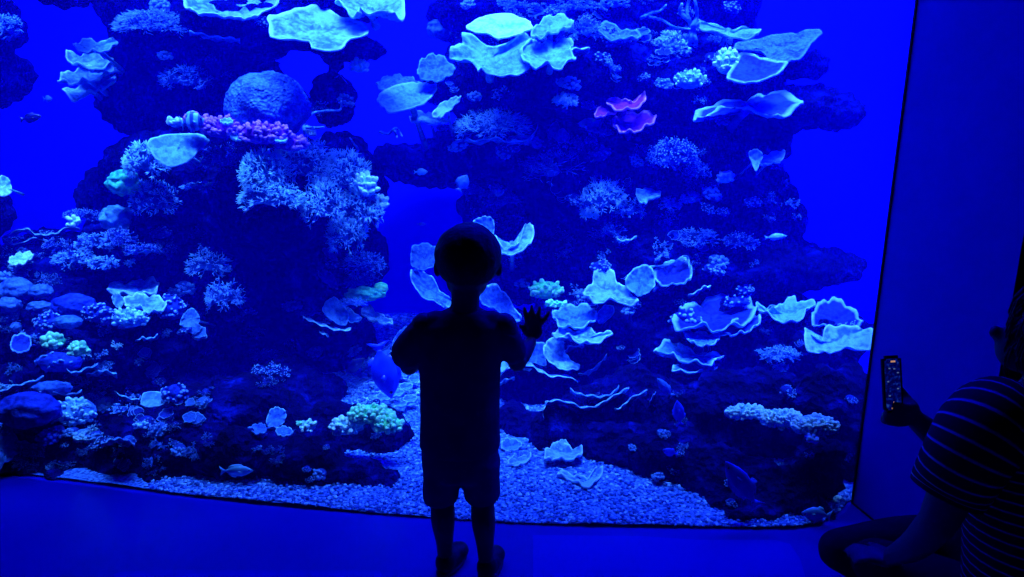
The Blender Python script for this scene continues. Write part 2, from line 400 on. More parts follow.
def add_knobs(bm, c, rx, ry, rz, n=70, r=.012, rnd=random, elong=1.5):
    lay = bm.verts.layers.float.get('rim') or bm.verts.layers.float.new('rim')
    bmesh.ops.create_icosphere(bm, subdivisions=3, radius=1, matrix=Matrix.Translation(c) @ Matrix.Diagonal((rx*.85, rz*.85, ry*.8, 1)))
    for i in range(n):
        u = rnd.uniform(-1, 1); a = rnd.uniform(0, 2*PI); s = math.sqrt(1-u*u)
        d = Vector((math.cos(a)*s, -abs(math.sin(a)*s), u))
        if d.z < -.6: continue
        p = c+Vector((d.x*rx*.86, d.y*rz*.86, d.z*ry*.82))
        rr = r*rnd.uniform(.65, 1.3)
        q = (d+Vector((0, -.1, .6))).normalized().to_track_quat('Z', 'Y').to_matrix().to_4x4()
        res = bmesh.ops.create_icosphere(bm, subdivisions=2, radius=rr, matrix=Matrix.Translation(p) @ q @ Matrix.Diagonal((1, rnd.uniform(.7, 1.1), elong, 1)))
        ax = q.to_3x3() @ Vector((0, 0, 1))
        for v in res['verts']: v[lay] = max(0, min(1, .5+.5*(v.co-p).dot(ax)/(rr*elong)))
def add_dome(bm, c, rx, ry, rz, rough=.12, rnd=random):
    res = bmesh.ops.create_icosphere(bm, subdivisions=5, radius=1)
    s = rnd.uniform(0, 50)
    for v in res['verts']:
        d = v.co.copy(); f = 1+rough*noise.noise(d*2.2+Vector((s, 0, 0)))+.04*noise.noise(d*9+Vector((0, s, 0)))+.02*noise.noise(d*22)
        v.co = c+Vector((d.x*rx, d.y*rz, d.z*ry))*f
def add_ribbon(bm, pts, Y=None, depth=.10, drop=.35, thick=.006, off=.06):
    """thin coral shelf seen nearly edge on; its pale front rim runs through pts and it slopes back into the rock"""
    lay = bm.verts.layers.float.get('rim') or bm.verts.layers.float.new('rim')
    ps = catmull([(p[0], p[1], 0) for p in pts], 6*len(pts))
    if Y is None:
        m = pts[len(pts)//2]; Y = hit(m[0], m[1])[0].y-off
    mid_ = P(ps[len(ps)//2].x, ps[len(ps)//2].y, Y); lo, _, _, ds = bvh.ray_cast(mid_, Vector((0, .95, -.3)))
    if ds: depth = max(depth, min(ds+.04, .35))
    n = len(ps); rows = []
    for i, q in enumerate(ps):
        e = math.sin(PI*(i+.6)/(n+.2))**.5
        p = P(q.x, q.y, Y-.05*e+.012*math.sin(i*1.1))
        row = []
        for k in range(5):
            s = k/4
            row.append(p+((p-EYE).normalized()*depth*s+Vector((0, 0, .10*depth*s-.03*s*s)))*(.5+.5*e)+Vector((0, 0, .004*math.sin(i*.9+k))))
        rows.append(row)
    def sh(o, flip):
        g = []
        for row in rows:
            r = []
            for k, p in enumerate(row):
                x = bm.verts.new(p+Vector((0, 0, -o))); x[lay] = 1.0 if k == 0 else (.6 if k == 1 else .2); r.append(x)
            g.append(r)
        for i in range(n-1):
            for k in range(4):
                f = (g[i][k], g[i+1][k], g[i+1][k+1], g[i][k+1]); bm.faces.new(f[::-1] if flip else f)
        return g
    a = sh(0, True); b = sh(thick, False)
    for i in range(n-1):
        bm.faces.new((a[i][0], a[i+1][0], b[i+1][0], b[i][0])); bm.faces.new((a[i][4], b[i][4], b[i+1][4], a[i+1][4]))
    bm.faces.new([a[0][k] for k in range(5)]+[b[0][k] for k in range(4, -1, -1)]); bm.faces.new([a[-1][k] for k in range(4, -1, -1)]+[b[-1][k] for k in range(5)])
    return P(ps[n//2].x, ps[n//2].y, Y)

def center_of(bm):
    s = Vector((0, 0, 0)); 
    for v in bm.verts: s += v.co
    return s/max(1, len(bm.verts))
def coral(bm, name, mat, label, group=None, cat='coral'):
    bmesh.ops.recalc_face_normals(bm, faces=bm.faces)
    return setp(mk(name, bm, CM[mat], origin=center_of(bm)), label, cat, group)
def plate(pts, mat, label, group=None, **kw):
    bm = bmesh.new(); add_plate(bm, pts, **kw); return coral(bm, 'plate_coral', mat, label, group)
def colony(plates, label, name='plate_coral', group=None):
    bms = []
    for pts, mat, kw in plates:
        bm = bmesh.new(); c = add_plate(bm, pts, **kw); bmesh.ops.recalc_face_normals(bm, faces=bm.faces); bms.append((bm, mat, c))
    root = empty(name, bms[0][2]); setp(root, label, 'coral', group)
    bpy.context.view_layer.update()
    for bm, mat, c in bms: mk('plate', bm, CM[mat], root)
    return root
def bush(px, py, w, h, mat, label, n=26, thick=.005, depth=3, off=.04, group=None, front=.7, droop=0, name='branching_coral', Y=None):
    c = hit(px, py)[0] if Y is None else P(px, py, Y)
    if Y is None: c.y = .5*c.y+.5*min([c.y]+[hit(px+a*w*.35, py+b*h*.35)[0].y for a, b in ((1, 0), (-1, 0), (0, 1), (0, -1))])
    c = P(px, py, c.y-off); s = ppm(c); rx = w/2/s; ry = h/2/s
    bm = bmesh.new(); r = random.Random(int(px*13+py)); add_branch(bm, c, rx*.86, ry*.95, (rx+ry)*.5, int(n*1.5), thick*.72, depth, front, droop, rnd=r)
    return coral(bm, name, mat, label, group)
def knobs(px, py, w, h, mat, label, n=80, r=.012, off=.02, group=None, elong=1.5, name='knobbed_coral', Y=None):
    c = hit(px, py)[0] if Y is None else P(px, py, Y); c = P(px, py, c.y-off); s = ppm(c)
    bm = bmesh.new(); add_knobs(bm, c, w/2/s, h/2/s, min(w, h)/2/s, n, r, random.Random(int(px*7+py)), elong)
    return coral(bm, name, mat, label, group)
def dome(px, py, w, h, mat, label, off=.0, group=None, rough=.12, name='brain_coral', Y=None):
    c = hit(px, py)[0] if Y is None else P(px, py, Y); c = P(px, py, c.y-off); s = ppm(c)
    bm = bmesh.new(); add_dome(bm, c, w/2/s, h/2/s, min(w, h)/2/s*1.1, rough, random.Random(int(px*5+py)))
    return coral(bm, name, mat, label, group)
def ribbon(pts, mat, label, group=None, **kw):
    bm = bmesh.new(); add_ribbon(bm, pts, **kw); return coral(bm, 'shelf_coral', mat, label, group)

exec_list = None
# ---- big plates, upper left
plate([(182, -4), (188, 8), (200, 12), (225, 15), (245, 17), (258, 14), (276, 5), (274, -12), (230, -18), (190, -14)], 'cyan', 'pale scalloped plate coral cut by the top edge above the left rock', k=9, ruffle=.03)
ribbon([(189, 31), (200, 33), (215, 36), (230, 37), (240, 39)], 'mid', 'thin pale coral rim just under the scalloped plate at the top left')
plate([(268, 22), (270, 14), (288, 12), (300, 6), (316, 5), (335, 12), (352, 18), (367, 27), (364, 34), (350, 41), (336, 49), (314, 48), (308, 40), (290, 40), (272, 34)], 'cyan', 'large pale cyan plate coral with knobbly top at upper left of centre', bowl=.08, ruffle=.03)
plate([(335, -2), (344, 7), (355, 14), (362, 9), (385, 11), (402, 17), (405, 5), (395, -10), (345, -12)], 'cyan', 'folded pale leaf coral at the top edge right of the large knobbly plate', k=5)
plate([(418, 75), (419, 62), (430, 54), (442, 56), (455, 68), (447, 77), (432, 81)], 'dull', 'dull ribbed fan shaped coral in front of the open water gap', bowl=.1)
knobs(359, 67, 18, 14, 'pale', 'little pale knob coral on the rock tip left of the open water gap', n=22, r=.012)
ribbon([(332, 79), (340, 75), (348, 84)], 'dull', 'small bent coral flap below the little pale knob coral')
colony([([(378, 97), (390, 87), (413, 82), (425, 83), (437, 85), (432, 95), (422, 103), (395, 112), (384, 107)], 'teal', dict(bowl=.08, ruffle=.03)),
        ([(376, 84), (385, 77), (398, 75), (412, 78), (420, 83), (404, 88), (388, 90)], 'dull', dict(bowl=-.2, off=.0))], 'flat grey teal plate coral with a smaller lobe behind it, hanging in mid water')
colony([([(409, 117), (418, 111), (430, 113), (437, 117), (448, 118), (446, 121), (435, 122), (415, 121)], 'cyan', dict(bowl=.1)),
        ([(432, 114), (440, 104), (452, 98), (461, 96), (457, 103), (447, 112), (438, 118)], 'cyan', dict(bowl=.1))], 'two-winged pale leaf coral below the grey teal plate')
dome(441, 29, 27, 21, 'dull', 'round greenish lump of coral left of the bright stepped plates', rough=.2)
colony([([(466, 27), (478, 18), (497, 13), (517, 15), (531, 23), (530, 29), (515, 34), (500, 38), (488, 33), (475, 31)], 'bright', dict(bowl=.05, ruffle=.02, off=.22)),
        ([(449, 55), (452, 48), (463, 42), (462, 34), (475, 36), (500, 46), (525, 34), (532, 38), (522, 50), (529, 64), (515, 77), (500, 74), (485, 71), (478, 70), (475, 63), (460, 61)], 'teal', dict(bowl=.2, off=.18, alpha=.8)),
        ([(531, 34), (538, 23), (550, 15), (565, 15), (574, 22), (565, 28), (550, 32), (540, 37)], 'teal', dict(bowl=.12, off=.16)),
        ([(520, 52), (533, 40), (548, 42), (556, 40), (573, 40), (570, 50), (576, 57), (560, 66), (545, 63), (532, 66)], 'teal', dict(bowl=.2, off=.15))],
       'big stepped plate coral with one brilliant upper plate, top centre')
bush(585, 28, 42, 34, 'mid', 'fine pale branching coral at the right shoulder of the stepped plate coral', n=16)
ribbon([(566, 50), (575, 48), (590, 48)], 'cyan', 'short bright coral strip touching the right end of the stepped plates')
for i, (x, y, w, h) in enumerate([(512, 3, 40, 18), (548, 8, 44, 22), (580, 4, 40, 18), (615, 2, 34, 14)]):
    bush(x, y, w, h, 'mid', ['pale branching coral at the top edge over the brilliant plate', 'second branching tuft along the top edge, right of the brilliant plate', 'third branching tuft along the top edge', 'faint fourth branching tuft at the top edge toward the right'][i], n=14, thick=.006)
plate([(598, 27), (605, 22), (618, 26), (630, 30), (641, 33), (636, 38), (622, 37), (606, 38)], 'dull', 'muted olive leaf coral right of the stepped plates', k=4)
bush(674, 42, 50, 34, 'knob', 'lumpy pale blue coral mass below the upright sea whips', n=26, thick=.010)
for i, x in enumerate([(688, 0, 690, 40), (694, 0, 697, 34), (676, 22, 684, 8)]): pass
# sea whips
def whip(lines, mat, label, r=.006, name='sea_whip', Y=None):
    bm = bmesh.new(); c = hit(*lines[0][0])[0] if Y is None else P(*lines[0][0], Y); y0 = c.y-.05
    for ln in lines:
        pts = [P(q.x, q.y, y0-.02*math.sin(i*.7)) for i, q in enumerate(catmull([(a, b, 0) for a, b in ln], 5*len(ln)))]
        m = len(pts); tube(bm, pts, [r*(1-.5*i/m) for i in range(m)], 6, .2, 1.0)
    return coral(bm, name, mat, label)
whip([[(690, 42), (691, 28), (687, 12), (690, -4)], [(691, 28), (697, 16), (694, -4)], [(689, 20), (680, 12), (682, 4)], [(696, 42), (694, 30), (700, 22)]], 'mid', 'tall branching sea whip at the top edge right of centre', r=.012)
whip([[(641, 18), (652, 13), (660, 11), (666, 5)], [(649, 17), (662, 20), (674, 27), (690, 29)]], 'mid', 'thin forked sea whip left of the tall branching whip', r=.008)
whip([[(305, 134), (304, 122), (312, 114), (326, 111), (340, 110), (341, 101)], [(306, 127), (315, 128), (324, 127)]], 'cyan', 'bent pale worm-like coral stem beside the grey brain dome', r=.009)
knobs(312, 133, 11, 9, 'pale', 'pale blob at the foot of the bent worm-like stem', n=14, r=.01)
whip([[(380, 132), (388, 134), (396, 128), (402, 136)], [(394, 130), (397, 137)]], 'mid', 'tiny star shaped coral sprig in the dark left of the round branching coral', r=.010)
bush(493, 121, 84, 46, 'stag', 'wide rounded coral of dense fine branches under the stepped plates', n=70, thick=.0050, front=1, off=.12)
ribbon([(466, 138), (478, 140), (495, 137), (510, 141), (530, 137), (538, 124)], 'mid', 'bright lower rim under the wide finely branched coral')
bush(566, 99, 28, 20, 'pale', 'small bright feathery coral tuft right of the wide branched coral', n=26, thick=.008)
colony([([(548, 138), (549, 128), (556, 121), (560, 128), (558, 138)], 'mid', dict()), ([(556, 136), (562, 128), (570, 136), (567, 142), (558, 142)], 'mid', dict())], 'small pair of upright pale lobes below the feathery tuft')
# purple layered plates
colony([([(594, 115), (599, 107), (610, 103), (618, 110), (608, 113), (600, 116)], 'purple', dict(k=6)), ([(606, 100), (620, 97), (632, 101), (645, 92), (643, 103), (630, 108), (614, 108)], 'purple', dict(k=6)),
        ([(612, 122), (620, 114), (640, 111), (656, 114), (652, 122), (636, 130), (620, 130)], 'purple', dict(k=7)), ([(586, 124), (598, 120), (608, 128), (600, 132), (590, 130)], 'purple', dict())],
       'layered purple plate coral with thin pink rims, right of centre near the top')
knobs(592, 122, 26, 20, 'knob', 'scruffy pale knobs left of the purple layered plates', n=26, r=.010)
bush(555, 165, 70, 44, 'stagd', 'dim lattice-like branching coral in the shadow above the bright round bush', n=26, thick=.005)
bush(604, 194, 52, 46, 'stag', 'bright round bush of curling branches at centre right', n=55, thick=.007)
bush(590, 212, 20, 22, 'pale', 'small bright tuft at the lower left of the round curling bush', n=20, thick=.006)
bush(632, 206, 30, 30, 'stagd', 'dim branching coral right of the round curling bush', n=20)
plate([(636, 190), (645, 188), (660, 191), (659, 196), (650, 198), (645, 203), (638, 199)], 'teal', 'small grey green leaf coral right of the round curling bush')
ribbon([(617, 239), (626, 240), (637, 236)], 'cyan', 'short bright white coral strip in the dark below the curling bush')
bush(614, 230, 30, 20, 'stagd', 'dim sprigs just above the short bright strip', n=12)
bush(676, 152, 54, 44, 'blue', 'vivid blue branching coral mass at right of centre', n=50, thick=.012)
bush(698, 170, 30, 24, 'blue', 'smaller vivid blue branching coral at the lower right of the larger one', n=26, thick=.010)
knobs(725, 178, 18, 13, 'pale', 'pale little knob coral alone on the dark rock face', n=26, r=.010)
bush(670, 203, 26, 18, 'mid', 'scrappy pale branching coral left of its twin on the dark rock', n=18, thick=.008)
bush(692, 198, 26, 18, 'mid', 'scrappy pale branching coral right of its twin on the dark rock', n=18, thick=.008)
bush(500, 198, 46, 28, 'blue', 'dim blue coral clump in the shadow above the child', n=26, thick=.008)
knobs(498, 192, 10, 12, 'mid', 'faint pale tip on the dim blue clump above the child', n=10, r=.01)
bush(470, 186, 30, 30, 'blue', 'deep blue coral clump on the rock above the child', n=20, thick=.010, off=.0)
# upper right
plate([(692, 20), (705, 23), (722, 25), (733, 31), (742, 28), (759, 27), (759, 34), (752, 37), (737, 36), (715, 33), (698, 27)], 'teal', 'long narrow teal leaf coral above the sloping grey plate', bowl=.08, k=4)
colony([([(733, 47), (742, 42), (765, 36), (790, 33), (805, 30), (822, 31), (812, 42), (803, 54), (790, 61), (770, 57), (755, 50), (740, 50)], 'brain', dict(bowl=.08, ruffle=.03)),
        ([(727, 77), (735, 62), (742, 52), (760, 56), (775, 60), (788, 62), (778, 73), (760, 80), (742, 82)], 'blue', dict(bowl=.15, ruffle=.02, off=.12))], 'large sloping grey-blue plate coral with a deep blue lower lobe, upper right')
knobs(726, 62, 24, 30, 'pale', 'pale greenish knob coral at the left end of the sloping grey plate', n=50, r=.009)
plate([(693, 119), (699, 110), (715, 102), (740, 100), (752, 97), (765, 93), (782, 92), (804, 100), (795, 108), (783, 116), (768, 113), (748, 108), (730, 106), (712, 111), (700, 118)], 'blue', 'long bright-rimmed blue plate coral lying along the overhanging ledge', bowl=.1, ruffle=.06, k=9)
knobs(690, 80, 34, 22, 'knob', 'pale speckled knobs left of the ledge under the sloping plate', n=50, r=.008)
colony([([(749, 152), (757, 149), (763, 155), (760, 163), (756, 171), (751, 161)], 'cyan', dict(bowl=.3, off=.25)), ([(760, 158), (770, 153), (784, 150), (782, 160), (772, 162), (762, 164)], 'cyan', dict(off=.25))], 'small horn shaped grey leaf coral at the outer edge of the dark rock')
bush(700, 236, 44, 26, 'stagd', 'dim speckled branching coral, left one on the long dark ledge', n=26)
bush(742, 240, 40, 22, 'blue', 'dim blue branching coral, right one on the long dark ledge', n=26, thick=.008)
# around the child's head
colony([([(473, 223), (478, 218), (486, 216), (493, 219), (494, 232), (486, 240)], 'mid', dict(Y=3.4)), ([(486, 236), (495, 236), (503, 247), (515, 246), (521, 237), (525, 225), (531, 222), (534, 232), (530, 244), (517, 252), (500, 255), (488, 247)], 'cyan', dict(bowl=.25, Y=3.3))], 'pale cup shaped leaf coral just right of the head of the child')
plate([(410, 257), (413, 246), (424, 243), (436, 247), (438, 258), (434, 266), (422, 270), (413, 266)], 'dull', 'round grey leaf coral left of the head of the child', Y=3.6, alpha=1.1)
plate([(410, 270), (418, 269), (432, 276), (440, 290), (452, 300), (448, 308), (436, 302), (422, 296), (413, 284)], 'mid', 'pale blue leaf coral under the round grey one beside the child', Y=3.5, alpha=1.1)
plate([(478, 298), (479, 289), (487, 284), (497, 285), (507, 295), (515, 308), (522, 319), (513, 321), (500, 312), (486, 305)], 'mid', 'pale leaf coral over the right shoulder of the child', Y=3.3, alpha=1.0)
# green and stacked leaves right of the child
knobs(546, 290, 38, 22, 'greenk', 'bright green knobbly coral above the raised hand of the child', n=60, r=.010, off=.30)
knobs(556, 304, 22, 8, 'greenk', 'thin green knobby strip below the bright green coral', n=20, r=.009, off=.30)
plate([(553, 312), (562, 306), (578, 304), (590, 305), (597, 314), (592, 322), (575, 327), (560, 325), (555, 318)], 'mid', 'rounded pale blue leaf coral at the top of the stack right of the child', off=.10)
plate([(597, 320), (598, 312), (605, 305), (613, 306), (614, 313), (607, 320), (601, 324)], 'mid', 'small pale lobe coral right of the rounded leaf')
plate([(552, 333), (560, 327), (575, 329), (590, 328), (602, 333), (613, 331), (606, 338), (592, 342), (580, 341), (568, 335), (556, 336)], 'cyan', 'jagged pale leaf coral, second in the stack right of the child', off=.14)
plate([(543, 350), (546, 341), (554, 337), (563, 341), (565, 352), (572, 360), (580, 366), (575, 370), (560, 368), (549, 361)], 'cyan', 'curved bright leaf coral, third in the stack right of the child', off=.18, bowl=.3)
plate([(522, 361), (527, 351), (536, 343), (544, 343), (545, 356), (546, 366), (534, 363)], 'mid', 'pointed pale leaf coral nearest the elbow of the child', off=.2)
ribbon([(500, 362), (508, 368), (518, 366), (530, 365), (540, 371), (552, 376), (565, 376), (578, 381)], 'cyan', 'long wavy white coral rim at the elbow height of the child', depth=.14)
ribbon([(498, 384), (505, 379), (515, 377)], 'cyan', 'small bright flap against the shirt of the child')
plate([(500, 352), (507, 354), (508, 366), (501, 372), (497, 362)], 'cyan', 'bright sliver of leaf coral beside the shirt of the child', Y=3.2)
ribbon([(578, 374), (588, 371), (598, 364), (607, 354)], 'mid', 'slanting thin coral rim right of the long wavy rim')
ribbon([(564, 352), (570, 346), (584, 345)], 'mid', 'thin arched coral rim inside the dark hollow')
ribbon([(570, 388), (578, 393), (590, 395), (603, 396), (613, 392), (619, 385)], 'mid', 'upper of the two long drooping coral shelves')
ribbon([(545, 402), (554, 400), (570, 402), (583, 407), (597, 405), (609, 398), (620, 392), (629, 387)], 'cyan', 'lower and longer of the two drooping coral shelves', depth=.14)
ribbon([(544, 419), (543, 410), (548, 401)], 'cyan', 'short vertical white tip hanging from the longer drooping shelf')
ribbon([(614, 409), (622, 406), (632, 397), (647, 390)], 'cyan', 'short slanting pale shelf right of the drooping ones')
ribbon([(649, 403), (653, 395), (656, 392)], 'mid', 'tiny pale strip at the right end of the drooping shelves')
colony([([(583, 290), (592, 284), (593, 275), (602, 268), (612, 270), (617, 280), (625, 288), (638, 298), (634, 304), (615, 300), (600, 302), (588, 297)], 'cyan', dict(off=.16)),
        ([(625, 282), (632, 270), (643, 265), (652, 268), (655, 285), (645, 294), (636, 295)], 'mid', dict(off=.14))], 'broad pale leaf coral with two lobes at centre right')
whip([[(648, 267), (660, 266), (668, 265), (678, 260), (684, 262)], [(654, 291), (660, 284), (670, 279), (682, 278), (690, 270), (686, 260)], [(655, 262), (663, 254), (667, 253)], [(690, 272), (688, 258), (683, 256)]], 'cyan', 'tangle of thin pale looping coral stems ending in a white bead', r=.007)
knobs(688, 278, 6, 6, 'pale', 'white bead like polyp at the end of the looping stems', n=6, r=.008)
plate([(655, 270), (668, 262), (684, 257), (692, 268), (689, 280), (672, 284), (658, 284)], 'dark', 'dark leaf coral behind the looping stems')
ribbon([(688, 295), (697, 291), (704, 286), (711, 286)], 'cyan', 'short curved white rim below the looping stems')
# lower right plates
colony([([(672, 325), (678, 312), (692, 304), (710, 298), (735, 295), (752, 300), (758, 310), (744, 322), (722, 328), (700, 326)], 'dark', dict(off=.08)),
        ([(680, 326), (690, 330), (706, 332), (720, 335), (716, 342), (703, 345), (690, 340)], 'mid', dict(off=.14)),
        ([(720, 332), (730, 322), (745, 316), (760, 314), (758, 324), (745, 331), (730, 334)], 'blue', dict(off=.12))], 'wide deep blue plate coral with bright scalloped rim, lower right')
knobs(684, 318, 32, 16, 'blue', 'row of blunt blue knobs at the left end of the scalloped blue plate', n=24, r=.014, elong=1.9, off=.1)
knobs(738, 302, 30, 12, 'blue', 'blue knobs on the back edge of the scalloped blue plate', n=22, r=.010, off=.08)
colony([([(654, 352), (662, 342), (672, 340), (688, 348), (706, 353), (724, 354), (714, 362), (698, 362), (680, 358), (668, 352)], 'mid', dict(off=.08)),
        ([(672, 369), (682, 362), (698, 362), (713, 363), (716, 369), (694, 371)], 'mid', dict(off=.1))], 'creased mid blue leaf coral below the scalloped blue plate')
plate([(756, 304), (764, 306), (774, 308), (784, 300), (794, 297), (802, 301), (816, 301), (808, 308), (803, 316), (790, 322), (775, 317), (762, 311)], 'teal', 'pointed teal leaf coral at the right side of the reef', off=.12, bowl=.3)
plate([(806, 347), (805, 328), (812, 336), (822, 340), (825, 328), (840, 324), (858, 328), (873, 328), (872, 347), (850, 348), (835, 350), (822, 353)], 'cyan', 'wide pale plate coral touching the right edge of the pane', off=.12, alpha=.8)
plate([(812, 322), (814, 308), (828, 298), (845, 302), (858, 314), (862, 324), (840, 326), (825, 326)], 'dark', 'dark domed plate above the wide pale one at the pane edge', off=.02)
bush(780, 354, 46, 20, 'mid', 'bluish branching tuft with pale tips below the teal leaf', n=34, thick=.008)
bush(781, 366, 18, 14, 'mid', 'small pale sprig hanging below the bluish tuft', n=14, thick=.007)
knobs(745, 412, 44, 18, 'pale', 'left lobe of pale cauliflower-like coral over the dark cave', n=180, r=.0068, off=.16)
knobs(780, 418, 46, 22, 'pale', 'middle lobe of pale cauliflower-like coral over the dark cave', n=200, r=.0068, off=.18)
knobs(815, 425, 50, 26, 'pale', 'right lobe of pale cauliflower-like coral over the dark cave', n=220, r=.0068, off=.2)
knobs(811, 439, 10, 8, 'pale', 'small pale bud under the right cauliflower lobe', n=10, r=.008, off=.2)
colony([([(545, 458), (545, 450), (553, 444), (562, 442), (572, 447), (582, 447), (580, 455), (566, 458), (555, 457)], 'cyan', dict(Y=2.80)), ([(556, 446), (560, 440), (566, 440), (569, 447), (562, 450)], 'cyan', dict(Y=2.82))], 'pale curled leaf coral standing on the gravel right of the shorts')
plate([(556, 473), (565, 471), (577, 475), (588, 476), (596, 468), (603, 466), (601, 475), (590, 485), (578, 482), (566, 476)], 'cyan', 'boomerang shaped pale leaf coral on the edge of the gravel', Y=2.50)
plate([(502, 448), (503, 440), (510, 438), (520, 441), (521, 446), (512, 450)], 'mid', 'small grey leaf coral beside the shorts of the child, upper one', Y=2.75)
plate([(508, 463), (512, 456), (520, 457), (531, 452), (528, 460), (518, 464)], 'cyan', 'small pale leaf coral beside the shorts of the child, lower one', Y=2.62)
# ---- left side
colony([([(74, 46), (78, 41), (90, 39), (103, 41), (117, 39), (114, 46), (100, 50), (86, 51)], 'teal', dict(off=.1, ruffle=.12, k=5)), ([(66, 56), (68, 51), (80, 53), (92, 52), (104, 56), (114, 59), (104, 66), (86, 66), (72, 63)], 'cyan', dict(off=.14, ruffle=.14, k=4)),
        ([(58, 80), (62, 74), (76, 68), (92, 66), (110, 62), (113, 70), (100, 76), (84, 80), (70, 82)], 'cyan', dict(off=.18, ruffle=.12, k=6)), ([(62, 90), (72, 86), (86, 82), (102, 78), (115, 74), (114, 84), (100, 86), (94, 92), (82, 94), (72, 98)], 'cyan', dict(off=.22, ruffle=.14, k=4))],
       'stack of pale ruffled leaf corals at upper left against open water', 'leaf_coral')
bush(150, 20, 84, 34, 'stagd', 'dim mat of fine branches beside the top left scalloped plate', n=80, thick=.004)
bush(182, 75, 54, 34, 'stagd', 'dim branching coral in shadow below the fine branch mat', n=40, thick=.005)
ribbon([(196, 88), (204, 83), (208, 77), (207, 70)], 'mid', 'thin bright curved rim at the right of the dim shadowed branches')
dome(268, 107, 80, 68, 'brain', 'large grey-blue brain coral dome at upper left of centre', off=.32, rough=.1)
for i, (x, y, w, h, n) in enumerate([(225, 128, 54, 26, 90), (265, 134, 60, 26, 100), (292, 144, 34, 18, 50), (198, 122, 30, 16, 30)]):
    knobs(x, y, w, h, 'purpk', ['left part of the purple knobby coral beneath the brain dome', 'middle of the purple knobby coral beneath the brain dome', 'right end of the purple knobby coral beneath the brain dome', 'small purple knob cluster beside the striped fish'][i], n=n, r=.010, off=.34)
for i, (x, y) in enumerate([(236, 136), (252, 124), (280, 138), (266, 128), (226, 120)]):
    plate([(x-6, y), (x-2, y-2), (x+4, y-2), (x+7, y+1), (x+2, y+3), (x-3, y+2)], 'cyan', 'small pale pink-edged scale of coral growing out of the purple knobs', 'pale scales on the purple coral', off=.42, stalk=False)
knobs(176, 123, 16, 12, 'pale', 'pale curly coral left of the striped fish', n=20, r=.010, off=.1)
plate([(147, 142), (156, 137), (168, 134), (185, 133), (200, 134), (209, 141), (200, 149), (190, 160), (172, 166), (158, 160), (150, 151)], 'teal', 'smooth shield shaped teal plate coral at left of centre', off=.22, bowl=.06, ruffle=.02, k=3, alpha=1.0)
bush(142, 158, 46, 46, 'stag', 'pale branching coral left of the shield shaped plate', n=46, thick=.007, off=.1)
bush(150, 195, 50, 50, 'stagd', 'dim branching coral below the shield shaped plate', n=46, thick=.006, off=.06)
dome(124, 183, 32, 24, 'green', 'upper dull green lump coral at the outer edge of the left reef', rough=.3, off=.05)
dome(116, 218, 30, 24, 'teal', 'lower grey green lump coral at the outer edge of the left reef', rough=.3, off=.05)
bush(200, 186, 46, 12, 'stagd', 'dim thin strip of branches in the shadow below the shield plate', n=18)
bush(222, 156, 50, 34, 'blue', 'deep blue branching coral between shield plate and staghorns', n=40, thick=.006, off=.12)
for i, (x, y, w, h, n) in enumerate([(262, 168, 44, 50, 46), (300, 158, 56, 50, 60), (340, 170, 50, 50, 56), (358, 205, 40, 50, 46), (345, 230, 36, 44, 36), (268, 194, 56, 34, 34), (320, 200, 40, 50, 30)]):
    bush(x, y, w*1.25, h*1.2, 'stag', ['staghorn coral at the left end of the big arched thicket', 'staghorn coral at the crown of the big arched thicket', 'staghorn coral at the right shoulder of the big arched thicket', 'staghorn coral below the right shoulder of the thicket',
         'staghorn coral hanging at the lower right tip of the thicket', 'sparse staghorn branches trailing under the left end of the thicket', 'staghorn branches in the middle hollow of the thicket'][i], n=int(n*1.5), thick=.0062, depth=3, off=.14, name='staghorn_coral')
knobs(366, 186, 26, 28, 'pale', 'bright pale knobbed coral at the right edge of the staghorn thicket', n=60, r=.012, off=.2)
knobs(381, 203, 16, 14, 'pale', 'brightest pale cluster just below the knobbed coral beside the thicket', n=24, r=.013, off=.2)
whip([[(352, 158), (358, 150), (354, 144), (350, 138)]], 'mid', 'short curling stem above the right shoulder of the thicket', r=.008)
bush(362, 262, 46, 34, 'stagd', 'dim purple-blue branches right of the cave mouth', n=36, thick=.006, off=.08)
bush(362, 280, 40, 22, 'blue', 'deep blue branches under the dim purple-blue ones', n=26, thick=.006, off=.08)
plate([(322, 250), (328, 248), (336, 256), (337, 260), (330, 258)], 'purple', 'upper tiny violet flap in the dark cave mouth', stalk=False)
plate([(318, 272), (326, 270), (334, 276), (338, 288), (330, 286), (322, 280)], 'purple', 'lower violet flap in the dark cave mouth', stalk=False)
# wavy rims, left middle
ribbon([(2, 237), (12, 232), (26, 228), (36, 234), (48, 234), (58, 232), (68, 226), (80, 228)], 'cyan', 'long wavy pale coral rim crossing the left water edge', depth=.12)
ribbon([(2, 238), (16, 244), (32, 238), (46, 240), (60, 248)], 'mid', 'second wavy rim just below the long one at left')
plate([(8, 262), (12, 256), (22, 252), (33, 253), (30, 259), (20, 264)], 'bright', 'small glowing leaf coral near the left edge, mid height', off=.12)
knobs(74, 222, 12, 12, 'pale', 'pale knob at the right end of the wavy rims', n=14, r=.010, off=.1)
for i, (x, y, w, h) in enumerate([(80, 214, 38, 16), (92, 240, 44, 24), (118, 236, 34, 22), (70, 258, 46, 20), (140, 248, 40, 14), (100, 262, 34, 18), (55, 246, 30, 22)]):
    bush(x, y, w, h, 'stagd' if i % 2 else 'blue', ['dull branching coral on the skyline of the left reef', 'tangled dull coral below the skyline coral', 'dull coral below the grey green lump', 'blue branching coral under the wavy rims',
         'streaky dull coral right of the tangled ones', 'blue coral above the jagged bright plate', 'dull tangled coral touching the wavy rim'][i], n=26, thick=.007, off=.08)
ribbon([(120, 256), (132, 252), (145, 250), (156, 246)], 'mid', 'streak of pale rim right of the tangled dull corals')
bush(205, 262, 46, 34, 'stag', 'spiky blue staghorn coral, upper part of the pair in the left shadow', n=34, thick=.006, off=.15, name='staghorn_coral', droop=.15)
